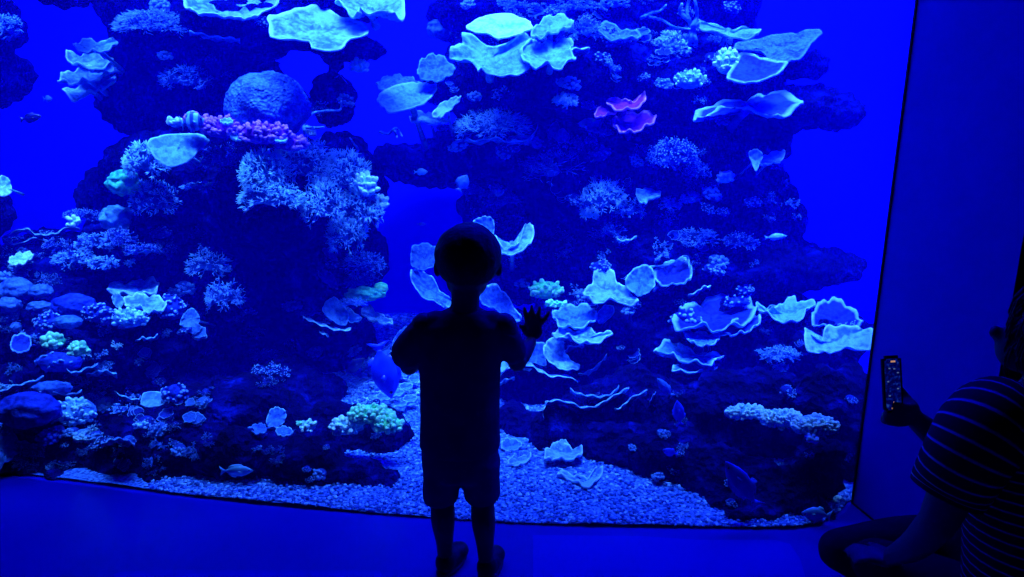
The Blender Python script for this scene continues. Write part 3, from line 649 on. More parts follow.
bush(222, 292, 40, 40, 'stagd', 'spiky blue staghorn coral, lower part of the pair in the left shadow', n=34, thick=.006, off=.15, name='staghorn_coral', droop=.4)
for i, (x, y, w, h) in enumerate([(16, 290, 34, 24), (41, 291, 24, 14), (9, 305, 24, 16), (40, 307, 26, 12)]):
    dome(x, y, w, h, 'dull', ['biggest of the grey brain domes at the left edge', 'smaller grey dome right of the biggest one', 'grey dome low against the left edge', 'flat dim dome below the smaller grey dome'][i], off=.08, rough=.15)
colony([([(107, 290), (110, 283), (124, 282), (140, 280), (150, 277), (159, 281), (157, 290), (146, 293), (130, 293), (116, 292)], 'cyan', dict(off=.16)), ([(124, 300), (132, 294), (146, 295), (158, 296), (167, 303), (160, 310), (148, 311), (138, 305), (128, 306)], 'cyan', dict(off=.2)),
        ([(112, 296), (118, 293), (124, 300), (120, 308), (114, 304)], 'cyan', dict(off=.2))], 'jagged bright cyan plate coral on the left slope')
dome(74, 306, 44, 24, 'blue', 'smooth deep blue dome below the grey domes at left', off=.1)
dome(68, 322, 28, 14, 'mid', 'small pale blue mound under the deep blue dome', off=.14)
for i, (x, y, w, h) in enumerate([(100, 314, 36, 22), (130, 318, 40, 24), (50, 322, 30, 20), (172, 308, 30, 30)]):
    knobs(x, y, w, h, 'blue' if i != 1 else 'knob', ['blue knobby coral right of the deep blue dome', 'pale tipped knobby coral beneath the jagged bright plate', 'blue knobby coral left of the small mound', 'vivid blue knobby coral right of the jagged plate'][i], n=70, r=.009, off=.12)
plate([(180, 325), (184, 314), (192, 308), (200, 318), (194, 327)], 'dull', 'dim fluted lobe at the right end of the vivid blue knobs', off=.14)
ribbon([(135, 341), (142, 337), (150, 338), (158, 334)], 'mid', 'faint coral rim in the dark below the knobby corals')
knobs(56, 341, 22, 14, 'greenk', 'left of the two glowing green button corals', n=22, r=.015, off=.2)
knobs(80, 349, 20, 13, 'greenk', 'right of the two glowing green button corals', n=20, r=.014, off=.2)
plate([(10, 345), (13, 336), (22, 333), (30, 337), (31, 346), (24, 352), (14, 351)], 'blue', 'round blue plate with pale rim left of the green buttons', off=.1, alpha=1.0)
dome(16, 327, 10, 10, 'dull', 'tiny dim knob above the round rimmed plate', off=.08)
for i, pts in enumerate([[(34, 362), (42, 356), (54, 352)], [(44, 370), (52, 363), (60, 360), (74, 362)], [(64, 367), (74, 372), (86, 368), (98, 364)], [(86, 374), (96, 371), (106, 370), (117, 374)], [(0, 392), (12, 386), (28, 382), (44, 376)], [(20, 398), (34, 392), (52, 392), (70, 394), (82, 390)], [(114, 391), (124, 396), (136, 399), (141, 396)]]):
    ribbon(pts, 'mid', ['upper left of the pale coral streaks under the green buttons', 'second pale streak under the green buttons', 'third pale streak, right of the second', 'rightmost pale streak below the green buttons', 'pale coral streak reaching the left edge low down',
           'pale streak along the top of the big blue mound', 'pale pointed streak left of the oval disc'][i])
dome(60, 362, 44, 20, 'blue', 'low blue mound of coral among the pale streaks', off=.06)
dome(28, 410, 62, 36, 'blue', 'big vivid blue mound coral low at the left edge', off=.15, rough=.15)
knobs(76, 412, 46, 34, 'knob', 'pale speckled knobby coral right of the big vivid mound', n=110, r=.008, off=.15)
dome(52, 388, 40, 14, 'mid', 'flat pale blue mound between streaks and the vivid mound', off=.12)
plate([(141, 400), (144, 393), (153, 391), (163, 393), (166, 399), (161, 405), (150, 407), (142, 405)], 'teal', 'oval pale teal disc coral on the lower left slope', off=.2, bowl=.05, ruffle=.01, k=2, alpha=1.1)
knobs(176, 393, 24, 22, 'blue', 'blue knobby coral right of the oval disc', n=40, r=.010, off=.15)
bush(122, 410, 34, 14, 'stagd', 'dim sprigs below the oval disc', n=16)
plate([(-4, 422), (4, 424), (13, 432), (22, 446), (16, 455), (5, 463), (-4, 468)], 'dull', 'grey fan shaped leaf coral cut by the left edge, low down', Y=2.6, alpha=1.1, bowl=.1)
ribbon([(101, 444), (108, 440), (118, 438), (128, 440), (135, 444)], 'mid', 'thin arc shaped rim on the dark rock near the gravel at left')
knobs(48, 438, 20, 16, 'blue', 'small dim blue knob cluster above the lower left gravel line', n=20, r=.009)
knobs(140, 425, 18, 8, 'knob', 'tiny pale knobs right of the speckled knobby coral', n=12, r=.008)
# middle low
colony([([(322, 309), (328, 300), (334, 297), (340, 300), (346, 308), (349, 316), (345, 325), (336, 323), (327, 316)], 'teal', dict(off=.42)), ([(344, 316), (348, 307), (355, 313), (362, 318), (352, 322)], 'cyan', dict(off=.42)),
        ([(361, 311), (369, 305), (377, 312), (390, 318), (392, 323), (380, 322), (368, 318)], 'cyan', dict(off=.42))], 'cluster of grey green leaf corals above the cave, left of the child', 'leaf_coral')
ribbon([(303, 317), (312, 321), (325, 326), (338, 330), (351, 329)], 'cyan', 'pale coral shelf slanting under the grey green leaves', off=.38)
ribbon([(319, 332), (325, 334), (329, 337)], 'mid', 'tiny pale strip under the slanting shelf', off=.38)
dome(365, 294, 38, 14, 'green', 'long green-tinged coral ridge left of the child', off=.40, rough=.3)
dome(381, 288, 14, 12, 'greenk', 'rounded green end of the coral ridge beside the child', off=.42)
bush(352, 302, 30, 14, 'mid', 'fine blue sprigs under the green-tinged ridge', n=20, off=.38)
bush(310, 312, 22, 16, 'dull', 'faint sprigs at the left end of the slanting shelf', n=12)
knobs(346, 426, 34, 22, 'pale', 'left part of the glowing green-cyan coral above the gravel', n=80, r=.010, off=.12)
knobs(372, 414, 48, 24, 'greenk', 'glowing green top of the coral above the gravel channel', n=120, r=.010, off=.16)
knobs(388, 424, 32, 20, 'greenk', 'right part of the glowing green-cyan coral above the gravel', n=70, r=.010, off=.16)
colony([([(248, 428), (256, 424), (264, 424), (266, 430), (257, 433)], 'dull', dict(off=.12)), ([(266, 424), (270, 410), (278, 407), (286, 412), (284, 422), (276, 427)], 'mid', dict(off=.1)), ([(276, 428), (286, 426), (293, 431), (286, 435), (278, 434)], 'mid', dict(off=.14))], 'pale three lobed leaf coral on the low dark rock', 'leaf_coral')
knobs(308, 426, 18, 14, 'pale', 'small pale knob coral right of the three lobed leaf', n=22, r=.009, off=.1)
knobs(300, 423, 6, 6, 'greenk', 'tiny green bead coral left of the small pale knob coral', n=6, r=.007, off=.12)
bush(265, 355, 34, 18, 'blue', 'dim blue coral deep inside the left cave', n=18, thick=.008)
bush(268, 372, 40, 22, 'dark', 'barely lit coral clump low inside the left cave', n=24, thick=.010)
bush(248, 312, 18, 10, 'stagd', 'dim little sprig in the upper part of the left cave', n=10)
plate([(-6, 184), (0, 176), (8, 178), (12, 188), (10, 194), (0, 196)], 'bright', 'glowing green leaf coral cut by the left picture edge', Y=3.3)
bush(6, 24, 30, 30, 'stagd', 'dim branching coral cut by the left edge near the top', n=24, thick=.007)
ribbon([(-4, 38), (6, 37), (14, 34), (20, 31)], 'mid', 'bright thin rim under the branching coral at the top left edge')
# rubble leaves by the left arm
for i, (x, y, w, h) in enumerate([(392, 362, 14, 6), (402, 372, 16, 7), (388, 378, 14, 6), (406, 386, 14, 6), (396, 392, 16, 6), (384, 396, 16, 6), (410, 398, 14, 6), (400, 403, 14, 5), (414, 378, 10, 7)]):
    plate([(x-w/2, y), (x-w/4, y-h/2), (x+w/4, y-h/2), (x+w/2, y-1), (x+w/4, y+h/2), (x-w/4, y+h/2)], 'mid', 'flat pale coral fragment lying in the gravel channel beside the left arm of the child', 'coral fragments in the gravel channel', Y=FL(x, y+14).y, alpha=.6, stalk=False)
plate([(392, 345), (396, 335), (404, 327), (409, 328), (404, 340), (397, 350)], 'mid', 'pale slanting leaf coral touching the left sleeve of the child', Y=3.6, alpha=1.0)
plate([(380, 352), (388, 346), (394, 342), (392, 350), (384, 355)], 'mid', 'small pale leaf left of the slanting leaf by the sleeve', Y=3.7, alpha=.9)
dome(752, 482, 10, 8, 'blue', 'tiny blue lump on the low right rock', off=.02)
knobs(836, 499, 7, 7, 'pale', 'tiny bright tuft in the bottom right corner of the tank', n=10, r=.006, off=.05)

def fish_mat(name, a, b, stripes=0):
    m, nt, bs = newmat(name); bs.inputs['Roughness'].default_value = .4
    t = nt.nodes.new('ShaderNodeTexCoord')
    if stripes:
        w_ = nt.nodes.new('ShaderNodeTexWave'); w_.inputs['Scale'].default_value = stripes; nt.links.new(t.outputs['Object'], w_.inputs['Vector'])
        c = ramp(nt, w_.outputs['Fac'], [(.35, a), (.65, b)])
    else:
        n = noise_n(nt, 30); c = ramp(nt, n.outputs['Fac'], [(.35, a), (.65, b)])
    nt.links.new(c, bs.inputs['Base Color']); return m
FM = {'silver': fish_mat('silver_fish', (.08, .35, .75), (.25, .7, 1)), 'blue': fish_mat('blue_fish', (.002, .02, .85), (.01, .05, 1)), 'dark': fish_mat('dark_fish', (.0, .002, .05), (.0, .004, .12)),
      'pale': fish_mat('pale_blue_fish', (.02, .10, .6), (.06, .25, .9)), 'striped': fish_mat('striped_fish', (.01, .05, .4), (.15, .5, .9), 9), 'outline': fish_mat('rimmed_fish', (.08, .3, .9), (.15, .5, 1)), 'eye': plain('fish_eye', (.0, .0, .01), .2)}
def fish(px, py, L, hgt, ang, Y, mat, label, finmat=None, turn=0.0):
    """length L px, ang = heading of the nose in the picture plane, degrees counter-clockwise from right"""
    for dx in (-.5, -.25, 0, .25, .5):
        for dz in (-.4, 0, .4):
            a_ = math.radians(ang); q = ray(px+(dx*math.cos(a_)-dz*hgt/L*math.sin(a_))*L, py-(dx*math.sin(a_)+dz*hgt/L*math.cos(a_))*L); lo = bvh.ray_cast(EYE, q.normalized())[0]
            if lo is not None: Y = min(Y, lo.y-.04)
    Y = max(Y, 2.225 if px > 640 else FL(px, min(531, 475+px*.12)).y+.05)
    c = P(px, py, Y); s = ppm(c); l = L/s; h = hgt/s
    root = empty('fish', c); setp(root, label, 'fish')
    X = Matrix.Rotation(turn, 4, 'Z') @ Matrix.Rotation(-math.radians(ang), 4, 'Y')     # nose along +x, up z, faces -y
    finmat = finmat or mat
    def out(name, bm, m):
        me = bpy.data.meshes.new(name); bmesh.ops.recalc_face_normals(bm, faces=bm.faces); bm.to_mesh(me); bm.free(); me.transform(X)
        me.materials.append(m); me.polygons.foreach_set('use_smooth', [True]*len(me.polygons)); o = bpy.data.objects.new(name, me); link(o, root); return o
    bm = bmesh.new(); rings = []
    prof = [(0.5, .02), (.47, .16), (.40, .42), (.28, .78), (.12, 1.0), (-.04, .96), (-.18, .72), (-.28, .40), (-.34, .20), (-.38, .15)]
    for x, r in prof:
        rr = []
        for k in range(14):
            a = 2*PI*k/14; rr.append(bm.verts.new((x*l, math.sin(a)*r*h*.5*.38, math.cos(a)*r*h*.5+(.03*h if x > .2 else 0))))
        rings.append(rr)
    for a, b in zip(rings, rings[1:]):
        for k in range(14): bm.faces.new((a[k], a[(k+1) % 14], b[(k+1) % 14], b[k]))
    bm.faces.new(rings[0]); bm.faces.new(rings[-1][::-1]); out('body', bm, FM[mat])
    def fin(name, pts, t=.012):
        bm = bmesh.new()
        a = [bm.verts.new((x*l, -t*h*.5-.001, z*h)) for x, z in pts]; b = [bm.verts.new((x*l, t*h*.5+.001, z*h)) for x, z in pts]
        bm.faces.new(a); bm.faces.new(b[::-1])
        for i in range(len(a)):
            j = (i+1) % len(a); bm.faces.new((a[i], a[j], b[j], b[i]))
        out(name, bm, FM[finmat])
    fin('tail_fin', [(-.35, .09), (-.42, .20), (-.52, .42), (-.49, .12), (-.47, 0), (-.49, -.12), (-.52, -.42), (-.42, -.20), (-.35, -.09)])
    fin('dorsal_fin', [(.24, .40), (.14, .60), (0, .62), (-.14, .56), (-.26, .36), (-.24, .22), (0, .42)])
    fin('anal_fin', [(.02, -.42), (-.06, -.60), (-.18, -.52), (-.27, -.30), (-.22, -.2)])
    fin('pectoral_fin', [(.20, -.02), (.10, .08), (.04, .02), (.10, -.14)], .40)
    for sgn in (-1, 1):
        bm = bmesh.new(); bmesh.ops.create_uvsphere(bm, u_segments=10, v_segments=8, radius=h*.055, matrix=Matrix.Translation((.38*l, sgn*h*.085, h*.10))); out('eye', bm, FM['eye'])
    return root
fish(237, 471, 33, 12, 0, 2.72, 'silver', 'silvery fish with pale tail swimming right above the lower left gravel')
fish(384, 371, 60, 27, -80, 3.1, 'blue', 'large deep blue fish pointing head down left of the child')
fish(354, 366, 28, 10, 35, 3.3, 'dark', 'small black fish over the gravel channel')
fish(412, 457, 32, 16, -110, 2.9, 'blue', 'blue fish head down between the green coral and the shorts of the child')
fish(502, 506, 30, 13, 170, 2.55, 'blue', 'small blue fish over the gravel at the right leg of the child', 'outline')
fish(742, 484, 62, 20, 125, 2.55, 'blue', 'long blurred blue fish slanting in the cave at lower right')
fish(816, 514, 30, 15, 172, 2.32, 'outline', 'oval blue fish with bright back in the bottom right corner', 'silver')
fish(665, 387, 26, 8, 130, 3.1, 'pale', 'slim pale blue fish slanting in the dark right of the drooping shelves')
fish(679, 413, 28, 11, 100, 2.9, 'blue', 'small blue fish rising below the slim pale one')
fish(193, 122, 24, 18, 8, 3.25, 'striped', 'deep bodied striped fish beside the purple coral')
fish(31, 118, 22, 8, 8, 3.6, 'dark', 'small dark fish in open water at the far left')
fish(48, 99, 9, 6, 0, 3.7, 'pale', 'tiny pale fish in open water below the ruffled leaf stack')
fish(212, 493, 20, 14, 160, 2.5, 'pale', 'pale rounded fish near the pane above the gravel at left')
fish(421, 172, 14, 6, 0, 3.7, 'silver', 'tiny silver fish above the open water window left of the child')
fish(463, 183, 18, 12, 60, 3.6, 'pale', 'dim blue fish close to the dark rock above the child')
fish(422, 224, 10, 3, 0, 4.0, 'pale', 'tiny thin fish crossing the open water window')
fish(776, 237, 22, 6, 5, 3.3, 'silver', 'slender silver fish in front of the long dark ledge')
fish(670, 452, 16, 8, 160, 2.8, 'blue', 'faint blue fish low in front of the dark right rock')

# small colonies dotted over the rock faces: prototypes, then copies standing on the rock
def proto(kind, mat, seed):
    bm = bmesh.new(); r = random.Random(seed); o0 = Vector((0, 0, 0))
    if kind == 'bush': add_branch(bm, Vector((0, 0, .2)), 1.0, 1.0, 1.0, 16, .10, 3, 1.0, 0, r)
    elif kind == 'knob': add_knobs(bm, o0, .9, .7, .9, 46, .17, r, 1.5)
    elif kind == 'leaf':
        for k in range(4):
            a = r.uniform(-.6, .6); cx = r.uniform(-.5, .5); cz = k*.3-.3
            pts = [P(512+60*(cx+math.cos(t)*r.uniform(.5, .8)), 100-60*(cz+math.sin(t)*.28), 3.0) for t in [i*PI/5 for i in range(10)]]
            b2 = bmesh.new(); px_ = [(512+60*(cx+math.cos(t)*r.uniform(.5, .8)), 100-60*(cz+math.sin(t)*.28)) for t in [i*PI/5 for i in range(10)]]
            add_plate(b2, px_, Y=3.0, stalk=False, seed=k, thick=.006)
            me = bpy.data.meshes.new('t'); b2.to_mesh(me); b2.free(); cc = P(512, 100, 3.0); me.transform(Matrix.Scale(ppm(cc)/60, 4) @ Matrix.Translation(-cc)); bm.from_mesh(me); bpy.data.meshes.remove(me)
    bmesh.ops.recalc_face_normals(bm, faces=bm.faces)
    me = bpy.data.meshes.new('small_'+kind+'_coral'); bm.to_mesh(me); bm.free(); me.materials.append(CM[mat]); me.polygons.foreach_set('use_smooth', [True]*len(me.polygons)); return me
PR = {}
for kind in ('bush', 'knob', 'leaf'):
    for mat in ('blue', 'stagd', 'mid', 'dark', 'knob'):
        if kind == 'leaf' and mat in ('stagd', 'knob'): continue
        PR[kind, mat] = [proto(kind, mat, hash((len(kind)*7+len(mat)*3)) % 997+s) for s in range(2)]
NM = {'bush': 'branching_coral', 'knob': 'knobbed_coral', 'leaf': 'leaf_coral'}
WD = {'bush': 'small dim branching coral', 'knob': 'small dim knobby coral', 'leaf': 'small dim tuft of coral leaves'}
def fill(zone, x0, y0, x1, y1, n, kinds, mats, smin=6, smax=12):
    r = random.Random(int(x0*3+y0))
    for i in range(n):
        x = r.uniform(x0, x1); y = r.uniform(y0, y1); loc, nn, _, _ = bvh.ray_cast(EYE, ray(x, y).normalized())
        if loc is None or nn.z < -.35 or nn.y > .2: continue
        kind = r.choice(kinds); mat = r.choice(mats)
        if (kind, mat) not in PR: continue
        o = bpy.data.objects.new(NM[kind], r.choice(PR[kind, mat])); C.objects.link(o)
        s = r.uniform(smin, smax)/ppm(loc); o.scale = (s, s, s*r.uniform(.7, 1)); o.location = loc+nn*s*.1; o.rotation_euler = (r.uniform(.0, .5), r.uniform(-.4, .4), r.uniform(-.6, .6))
        setp(o, WD[kind]+' dotted over '+zone, 'coral', WD[kind].replace('small dim ', '')+' filling '+zone)
B_, K_, L_ = 'bush', 'knob', 'leaf'
fill('the upper left rock', 100, 0, 380, 135, 26, (B_, K_), ('stagd', 'dark', 'blue'), 6, 12)
fill('the left slope below the staghorns', 0, 230, 210, 470, 150, (B_, K_, B_, L_), ('blue', 'stagd', 'mid', 'knob', 'dark'), 5, 12)
fill('the foot of the left rock', 0, 430, 400, 500, 34, (B_, K_), ('stagd', 'blue', 'dark'), 4, 9)
fill('the left cave wall', 200, 240, 390, 430, 16, (B_, K_), ('stagd', 'dark'), 5, 11)
fill('the high central rock', 430, 0, 770, 90, 80, (B_, K_, L_), ('stagd', 'blue', 'mid', 'dark'), 6, 13)
fill('the tall central rock face', 440, 90, 720, 300, 130, (B_, B_, K_, L_), ('stagd', 'blue', 'dark', 'stagd'), 6, 13)
fill('the long dark ledge', 660, 120, 800, 290, 26, (B_, K_), ('stagd', 'blue', 'dark'), 5, 11)
fill('the lower right rock', 500, 300, 860, 400, 36, (B_, K_, L_), ('stagd', 'blue', 'dark'), 5, 11)
fill('the foot of the right rock', 540, 420, 850, 520, 24, (B_, K_), ('dark', 'stagd'), 4, 8)

def ell(bm, c, rx, ry, rz, rot=None, sub=3):
    m = Matrix.Translation(c)
    if rot is not None: m = m @ rot
    return bmesh.ops.create_icosphere(bm, subdivisions=sub, radius=1, matrix=m @ Matrix.Diagonal((rx, ry, rz, 1)))['verts']
def limb(bm, prs, sides=14):
    """tapered closed limb through (point, radius) pairs, round ended"""
    pts = [Vector(p) for p, r in prs]; rad = [r for p, r in prs]
    cp = catmull(pts, 6*len(pts)); rr = [x.x for x in catmull([(r, 0, 0) for r in rad], 6*len(pts))]
    tube(bm, cp, rr, sides); ell(bm, pts[0], rad[0], rad[0], rad[0], sub=2); ell(bm, pts[-1], rad[-1], rad[-1], rad[-1], sub=2)
def stack(bm, rings, sides=28):
    """closed body of stacked level ellipses (centre, half width x, half depth y)"""
    ln = bm.verts.layers.float.get('len') or bm.verts.layers.float.new('len')
    cs = catmull([c for c, a, b in rings], 7*len(rings)); ab = catmull([(a, b, 0) for c, a, b in rings], 7*len(rings)); out = []; L = 0
    for i, (c, q) in enumerate(zip(cs, ab)):
        if i: L += (cs[i]-cs[i-1]).length
        r = []
        for k in range(sides):
            a = 2*PI*k/sides; v = bm.verts.new(c+Vector((math.cos(a)*q.x, math.sin(a)*q.y, 0))); v[ln] = L; r.append(v)
        out.append(r)
    for a, b in zip(out, out[1:]):
        for k in range(sides): bm.faces.new((a[k], a[(k+1) % sides], b[(k+1) % sides], b[k]))
    bm.faces.new(out[0][::-1]); bm.faces.new(out[-1])
def fuse(bm, vox, smooth=4):
    bmesh.ops.recalc_face_normals(bm, faces=bm.faces)
    return blob_mesh(bm, [('REMESH', dict(mode='VOXEL', voxel_size=vox)), ('SMOOTH', dict(factor=.5, iterations=smooth))])
M_skin = plain('skin', (.22, .12, .08), .5, 40, .08, .1, .002)
M_hair = plain('dark_hair', (.018, .012, .010), .6, 120, .4, .8, .004)
M_shirt = plain('dark_tee_shirt', (.10, .10, .15), .85, 14, .2, .5, .02, spec=.1)
M_shorts = plain('dark_shorts', (.11, .11, .17), .85, 14, .2, .5, .02, spec=.1)
M_shoe = plain('dark_shoe', (.02, .02, .025), .5, 60, .2)
M_sole = plain('shoe_sole', (.12, .12, .14), .6)
# ---------------- the child at the pane
kid = empty('person', FL(465, 574)); setp(kid, 'small child standing at the tank, seen from behind, one hand raised to the pane', 'person')
Yk = 1.96
def K(px, py, dy=0): return P(px, py, Yk+dy)
hands = []
body = bmesh.new()
# head, neck, trunk
ell(body, K(468, 259, .0), .081, .092, .087); ell(body, K(467, 281, .035), .058, .062, .050); ell(body, K(467, 270, .05), .062, .048, .06)
ell(body, K(467, 273, .098), .011, .016, .013, sub=2)                                                   # nose
ell(body, K(467, 286, .092), .020, .010, .006, sub=2)                                                   # mouth
for sx in (-1, 1): ell(body, K(468, 268, .0)+Vector((sx*.083, 0, 0)), .010, .016, .026, Matrix.Rotation(sx*.25, 4, 'Z'), 2)   # ears
limb(body, [(K(466, 288, .0), .042), (K(465, 304), .040), (K(464, 322), .052)])
stack(body, [(K(463, 312), .05, .045), (K(463, 326), .105, .06), (K(461, 350), .105, .072), (K(460, 390), .098, .078), (K(460, 420), .095, .08), (K(460, 450), .102, .085), (K(460, 472), .095, .08)])
# left arm (elbow out, forearm forward to the pane), right arm (raised hand)
limb(body, [(K(425, 326), .040), (K(414, 346, .01), .032), (K(409, 366, .03), .027)]); limb(body, [(K(409, 366, .03), .027), (K(420, 358, .09), .025), (K(431, 348, .16), .018)])
limb(body, [(K(503, 326), .040), (K(511, 346, .02), .031), (K(517, 363, .05), .026)]); limb(body, [(K(517, 363, .05), .026), (K(524, 353, .10), .024), (K(531, 342, .155), .018)])
def kid_hand(cx, cy, dy, tips, thumb, sgn):
    c = K(cx, cy, dy); ell(body, c, .026, .011, .030, sub=3)
    for i, (tx, ty, L) in enumerate(tips):
        b = c+Vector(((i-1.5)*.0135*sgn, 0, .022)); t = K(tx, ty, dy); d = (t-b).normalized()*L
        limb(body, [(b, .0078), (b+d*.45+Vector((0, -.004, 0)), .0074), (b+d*.98+Vector((0, .006, 0)), .0062)], 8)
    b = c+Vector((-.020*sgn, 0, -.012)); t = K(*thumb, dy); d = (t-b).normalized()*.038
    limb(body, [(b, .0085), (b+d*.55, .0075), (b+d, .006)], 8)
kid_hand(534, 331, .185, [(524, 306, .050), (532, 302, .056), (541, 303, .052), (551, 310, .044)], (518, 322), 1)
kid_hand(435, 338, .19, [(443, 316, .036), (437, 312, .041), (430, 313, .039), (423, 318, .032)], (448, 330), -1)
# legs and feet
for (hx, kx, ky, ax, fx, toe) in ((444, 442, 500, 445, 446, (461, 556)), (480, 482, 500, 486, 487, (495, 562))):
    g = FL(fx, 572 if fx < 460 else 577); an = Vector((P(ax, 550, g.y-.0).x, g.y, .055))
    kn = Vector((P(kx, ky, Yk).x, Yk+.015, P(kx, ky, Yk).z)); cf = kn.lerp(an, .35)+Vector((0, -.012, 0))
    limb(body, [(K(hx, 462), .062), (K((hx+kx)/2, 482), .050), (kn, .037), (cf, .036), (kn.lerp(an, .72), .027), (an, .023)])
    tp = FL(*toe); limb(body, [(Vector((an.x, an.y-.01, .03)), .024), (Vector((an.x, an.y, .025)).lerp(Vector((tp.x, tp.y, .02)), .8), .022)])
mk('body', fuse(body, .0048, 3), M_skin, kid)
for sx in (-1, 1):
    bm = bmesh.new(); ell(bm, K(467, 266, .093)+Vector((sx*.028, 0, 0)), .010, .007, .007, sub=2); mk('eye', bm, plain('eye_white', (.5, .5, .5), .2), kid)
bm = bmesh.new()
vs = ell(bm, K(468, 256, -.010), .090, .096, .090, sub=5)
c0 = K(468, 256, -.010)
for v in vs:
    d = v.co-c0; v.co = c0+d*(1+.035*noise.noise(v.co*26)+.02*noise.noise(v.co*60))
bmesh.ops.delete(bm, geom=[v for v in bm.verts if (v.co-c0).z < -.035-.2*((v.co-c0).y < -.03)*.10 and (v.co-c0).y > -.02 or (v.co-c0).z < -.068 or ((v.co-c0).y > .055 and (v.co-c0).z < .035)], context='VERTS')
o = mk('hair', bm, M_hair, kid); md = o.modifiers.new('s', 'SOLIDIFY'); md.thickness = .012; md.offset = -1
bm = bmesh.new()
stack(bm, [(K(464, 309), .048, .045), (K(464, 316), .080, .056), (K(463, 326), .122, .070), (K(461, 345), .118, .084), (K(460, 380), .114, .090), (K(460, 415), .114, .093), (K(460, 443), .117, .096), (K(460, 447), .112, .09)])
limb(bm, [(K(436, 322), .034), (K(424, 331), .042), (K(415, 342), .046), (K(408, 353, .01), .050)], 18)
limb(bm, [(K(492, 322), .034), (K(502, 332), .038), (K(508, 341, .01), .039), (K(513, 351, .03), .040)], 18)
mk('tee_shirt', fuse(bm, .006, 4), M_shirt, kid)
bm = bmesh.new()
stack(bm, [(K(460, 436), .104, .085), (K(460, 450), .112, .094), (K(461, 468), .112, .094), (K(461, 472), .10, .08)])
for (x0, x1, y1) in ((443, 441, 497), (480, 482, 496)):
    stack(bm, [(K(x0, 458), .060, .08), (K(x0, 474), .058, .078), (K(x1, y1-8), .054, .070), (K(x1, y1), .053, .068)])
mk('shorts', fuse(bm, .006, 2), M_shorts, kid)
for (fx, fy, toe) in ((446, 572, (461, 556)), (487, 577, (495, 562))):
    a = FL(fx, fy); t = FL(*toe); d = (t-a); d.z = 0; d = d.normalized()
    rot = Matrix.Rotation(math.atan2(d.y, d.x), 4, 'Z'); m = a+d*.035
    bm = bmesh.new(); ell(bm, Vector((m.x, m.y, .026)), .070, .031, .026, rot); ell(bm, Vector((a.x, a.y, .036)), .034, .031, .036, rot); ell(bm, Vector((m.x, m.y, .030))+d*.035, .040, .034, .026, rot)
    for v in bm.verts: v.co.z = max(v.co.z, .008)
    sh = mk('shoe', fuse(bm, .005, 2), M_shoe, kid)
    bm = bmesh.new(); ell(bm, Vector((m.x, m.y, .009)), .074, .034, .012, rot)
    for v in bm.verts: v.co.z = min(max(v.co.z, .001), .014)
    mk('sole', bm, M_sole, sh)
# ---------------- the adult with the phone
def stripe_mat():
    m, nt, b = newmat('striped_tee'); b.inputs['Roughness'].default_value = .85; b.inputs['Specular IOR Level'].default_value = .1
    a = attr(nt, 'len'); mm = nt.nodes.new('ShaderNodeMath'); mm.operation = 'FRACT'; ml = nt.nodes.new('ShaderNodeMath'); ml.operation = 'MULTIPLY'; ml.inputs[1].default_value = 1/.024
    nt.links.new(a, ml.inputs[0]); nt.links.new(ml.outputs[0], mm.inputs[0])
    c = ramp(nt, mm.outputs[0], [(0, (.02, .02, .03)), (.72, (.02, .02, .03)), (.80, (.5, .55, .65)), (.90, (.5, .55, .65)), (.94, (.02, .02, .03))]); nt.links.new(c, b.inputs['Base Color']); return m
M_str = stripe_mat()
def loft(bm, prs, sides=24):
    """tube with a running length attribute, for striped cloth"""
    ln = bm.verts.layers.float.get('len') or bm.verts.layers.float.new('len')
    cp = catmull([p for p, r in prs], 8*len(prs)); rr = [x.x for x in catmull([(r, 0, 0) for p, r in prs], 8*len(prs))]
    n0 = len(bm.verts); tube(bm, cp, rr, sides); bm.verts.ensure_lookup_table(); L = 0
    for i in range(len(cp)):
        if i: L += (cp[i]-cp[i-1]).length
        for k in range(sides): bm.verts[n0+i*sides+k][ln] = L+.004*math.sin(k*2*PI/sides)
man = empty('person', FL(1000, 640)); setp(man, 'adult in a striped tee sitting on the floor and holding up a phone', 'person')
A = P
body = bmesh.new()
hc = A(1062, 334, 1.58)
ell(body, hc, .075, .095, .105); ell(body, hc+Vector((-.045, .055, -.05)), .055, .055, .06); ell(body, hc+Vector((-.098, .075, -.02)), .016, .016, .018, sub=2)
ell(body, hc+Vector((-.02, -.085, -.01)), .02, .010, .03, sub=2)
limb(body, [(hc+Vector((.0, -.01, -.07)), .055), (A(1050, 385, 1.60), .055), (A(1036, 410, 1.60), .07)])
stack(body, [(A(1050, 655, 1.50), .17, .15), (A(1046, 600, 1.50), .16, .14), (A(1040, 530, 1.53), .14, .12), (A(1036, 460, 1.57), .16, .12), (A(1036, 420, 1.58), .14, .10)])
# far arm, raised with the phone
limb(body, [(A(1050, 425, 1.72), .055), (A(1010, 452, 1.76), .046), (A(962, 462, 1.80), .040)]); limb(body, [(A(962, 462, 1.80), .041), (A(940, 440, 1.80), .037), (A(916, 420, 1.80), .026)])
# hand wrapped round the lower end of the phone
pc = A(906, 410, 1.80); ell(body, pc, .036, .022, .034)
for i in range(4):
    b = pc+Vector((.010-.004*i, -.022, .022-.017*i)); limb(body, [(b, .0095), (b+Vector((-.030, -.012, .004)), .009), (b+Vector((-.060, -.002, .006)), .0082), (b+Vector((-.066, .014, .004)), .007)], 8)
limb(body, [(pc+Vector((.012, .012, .02)), .012), (pc+Vector((-.008, .024, .048)), .010), (pc+Vector((-.020, .028, .066)), .008)], 8)
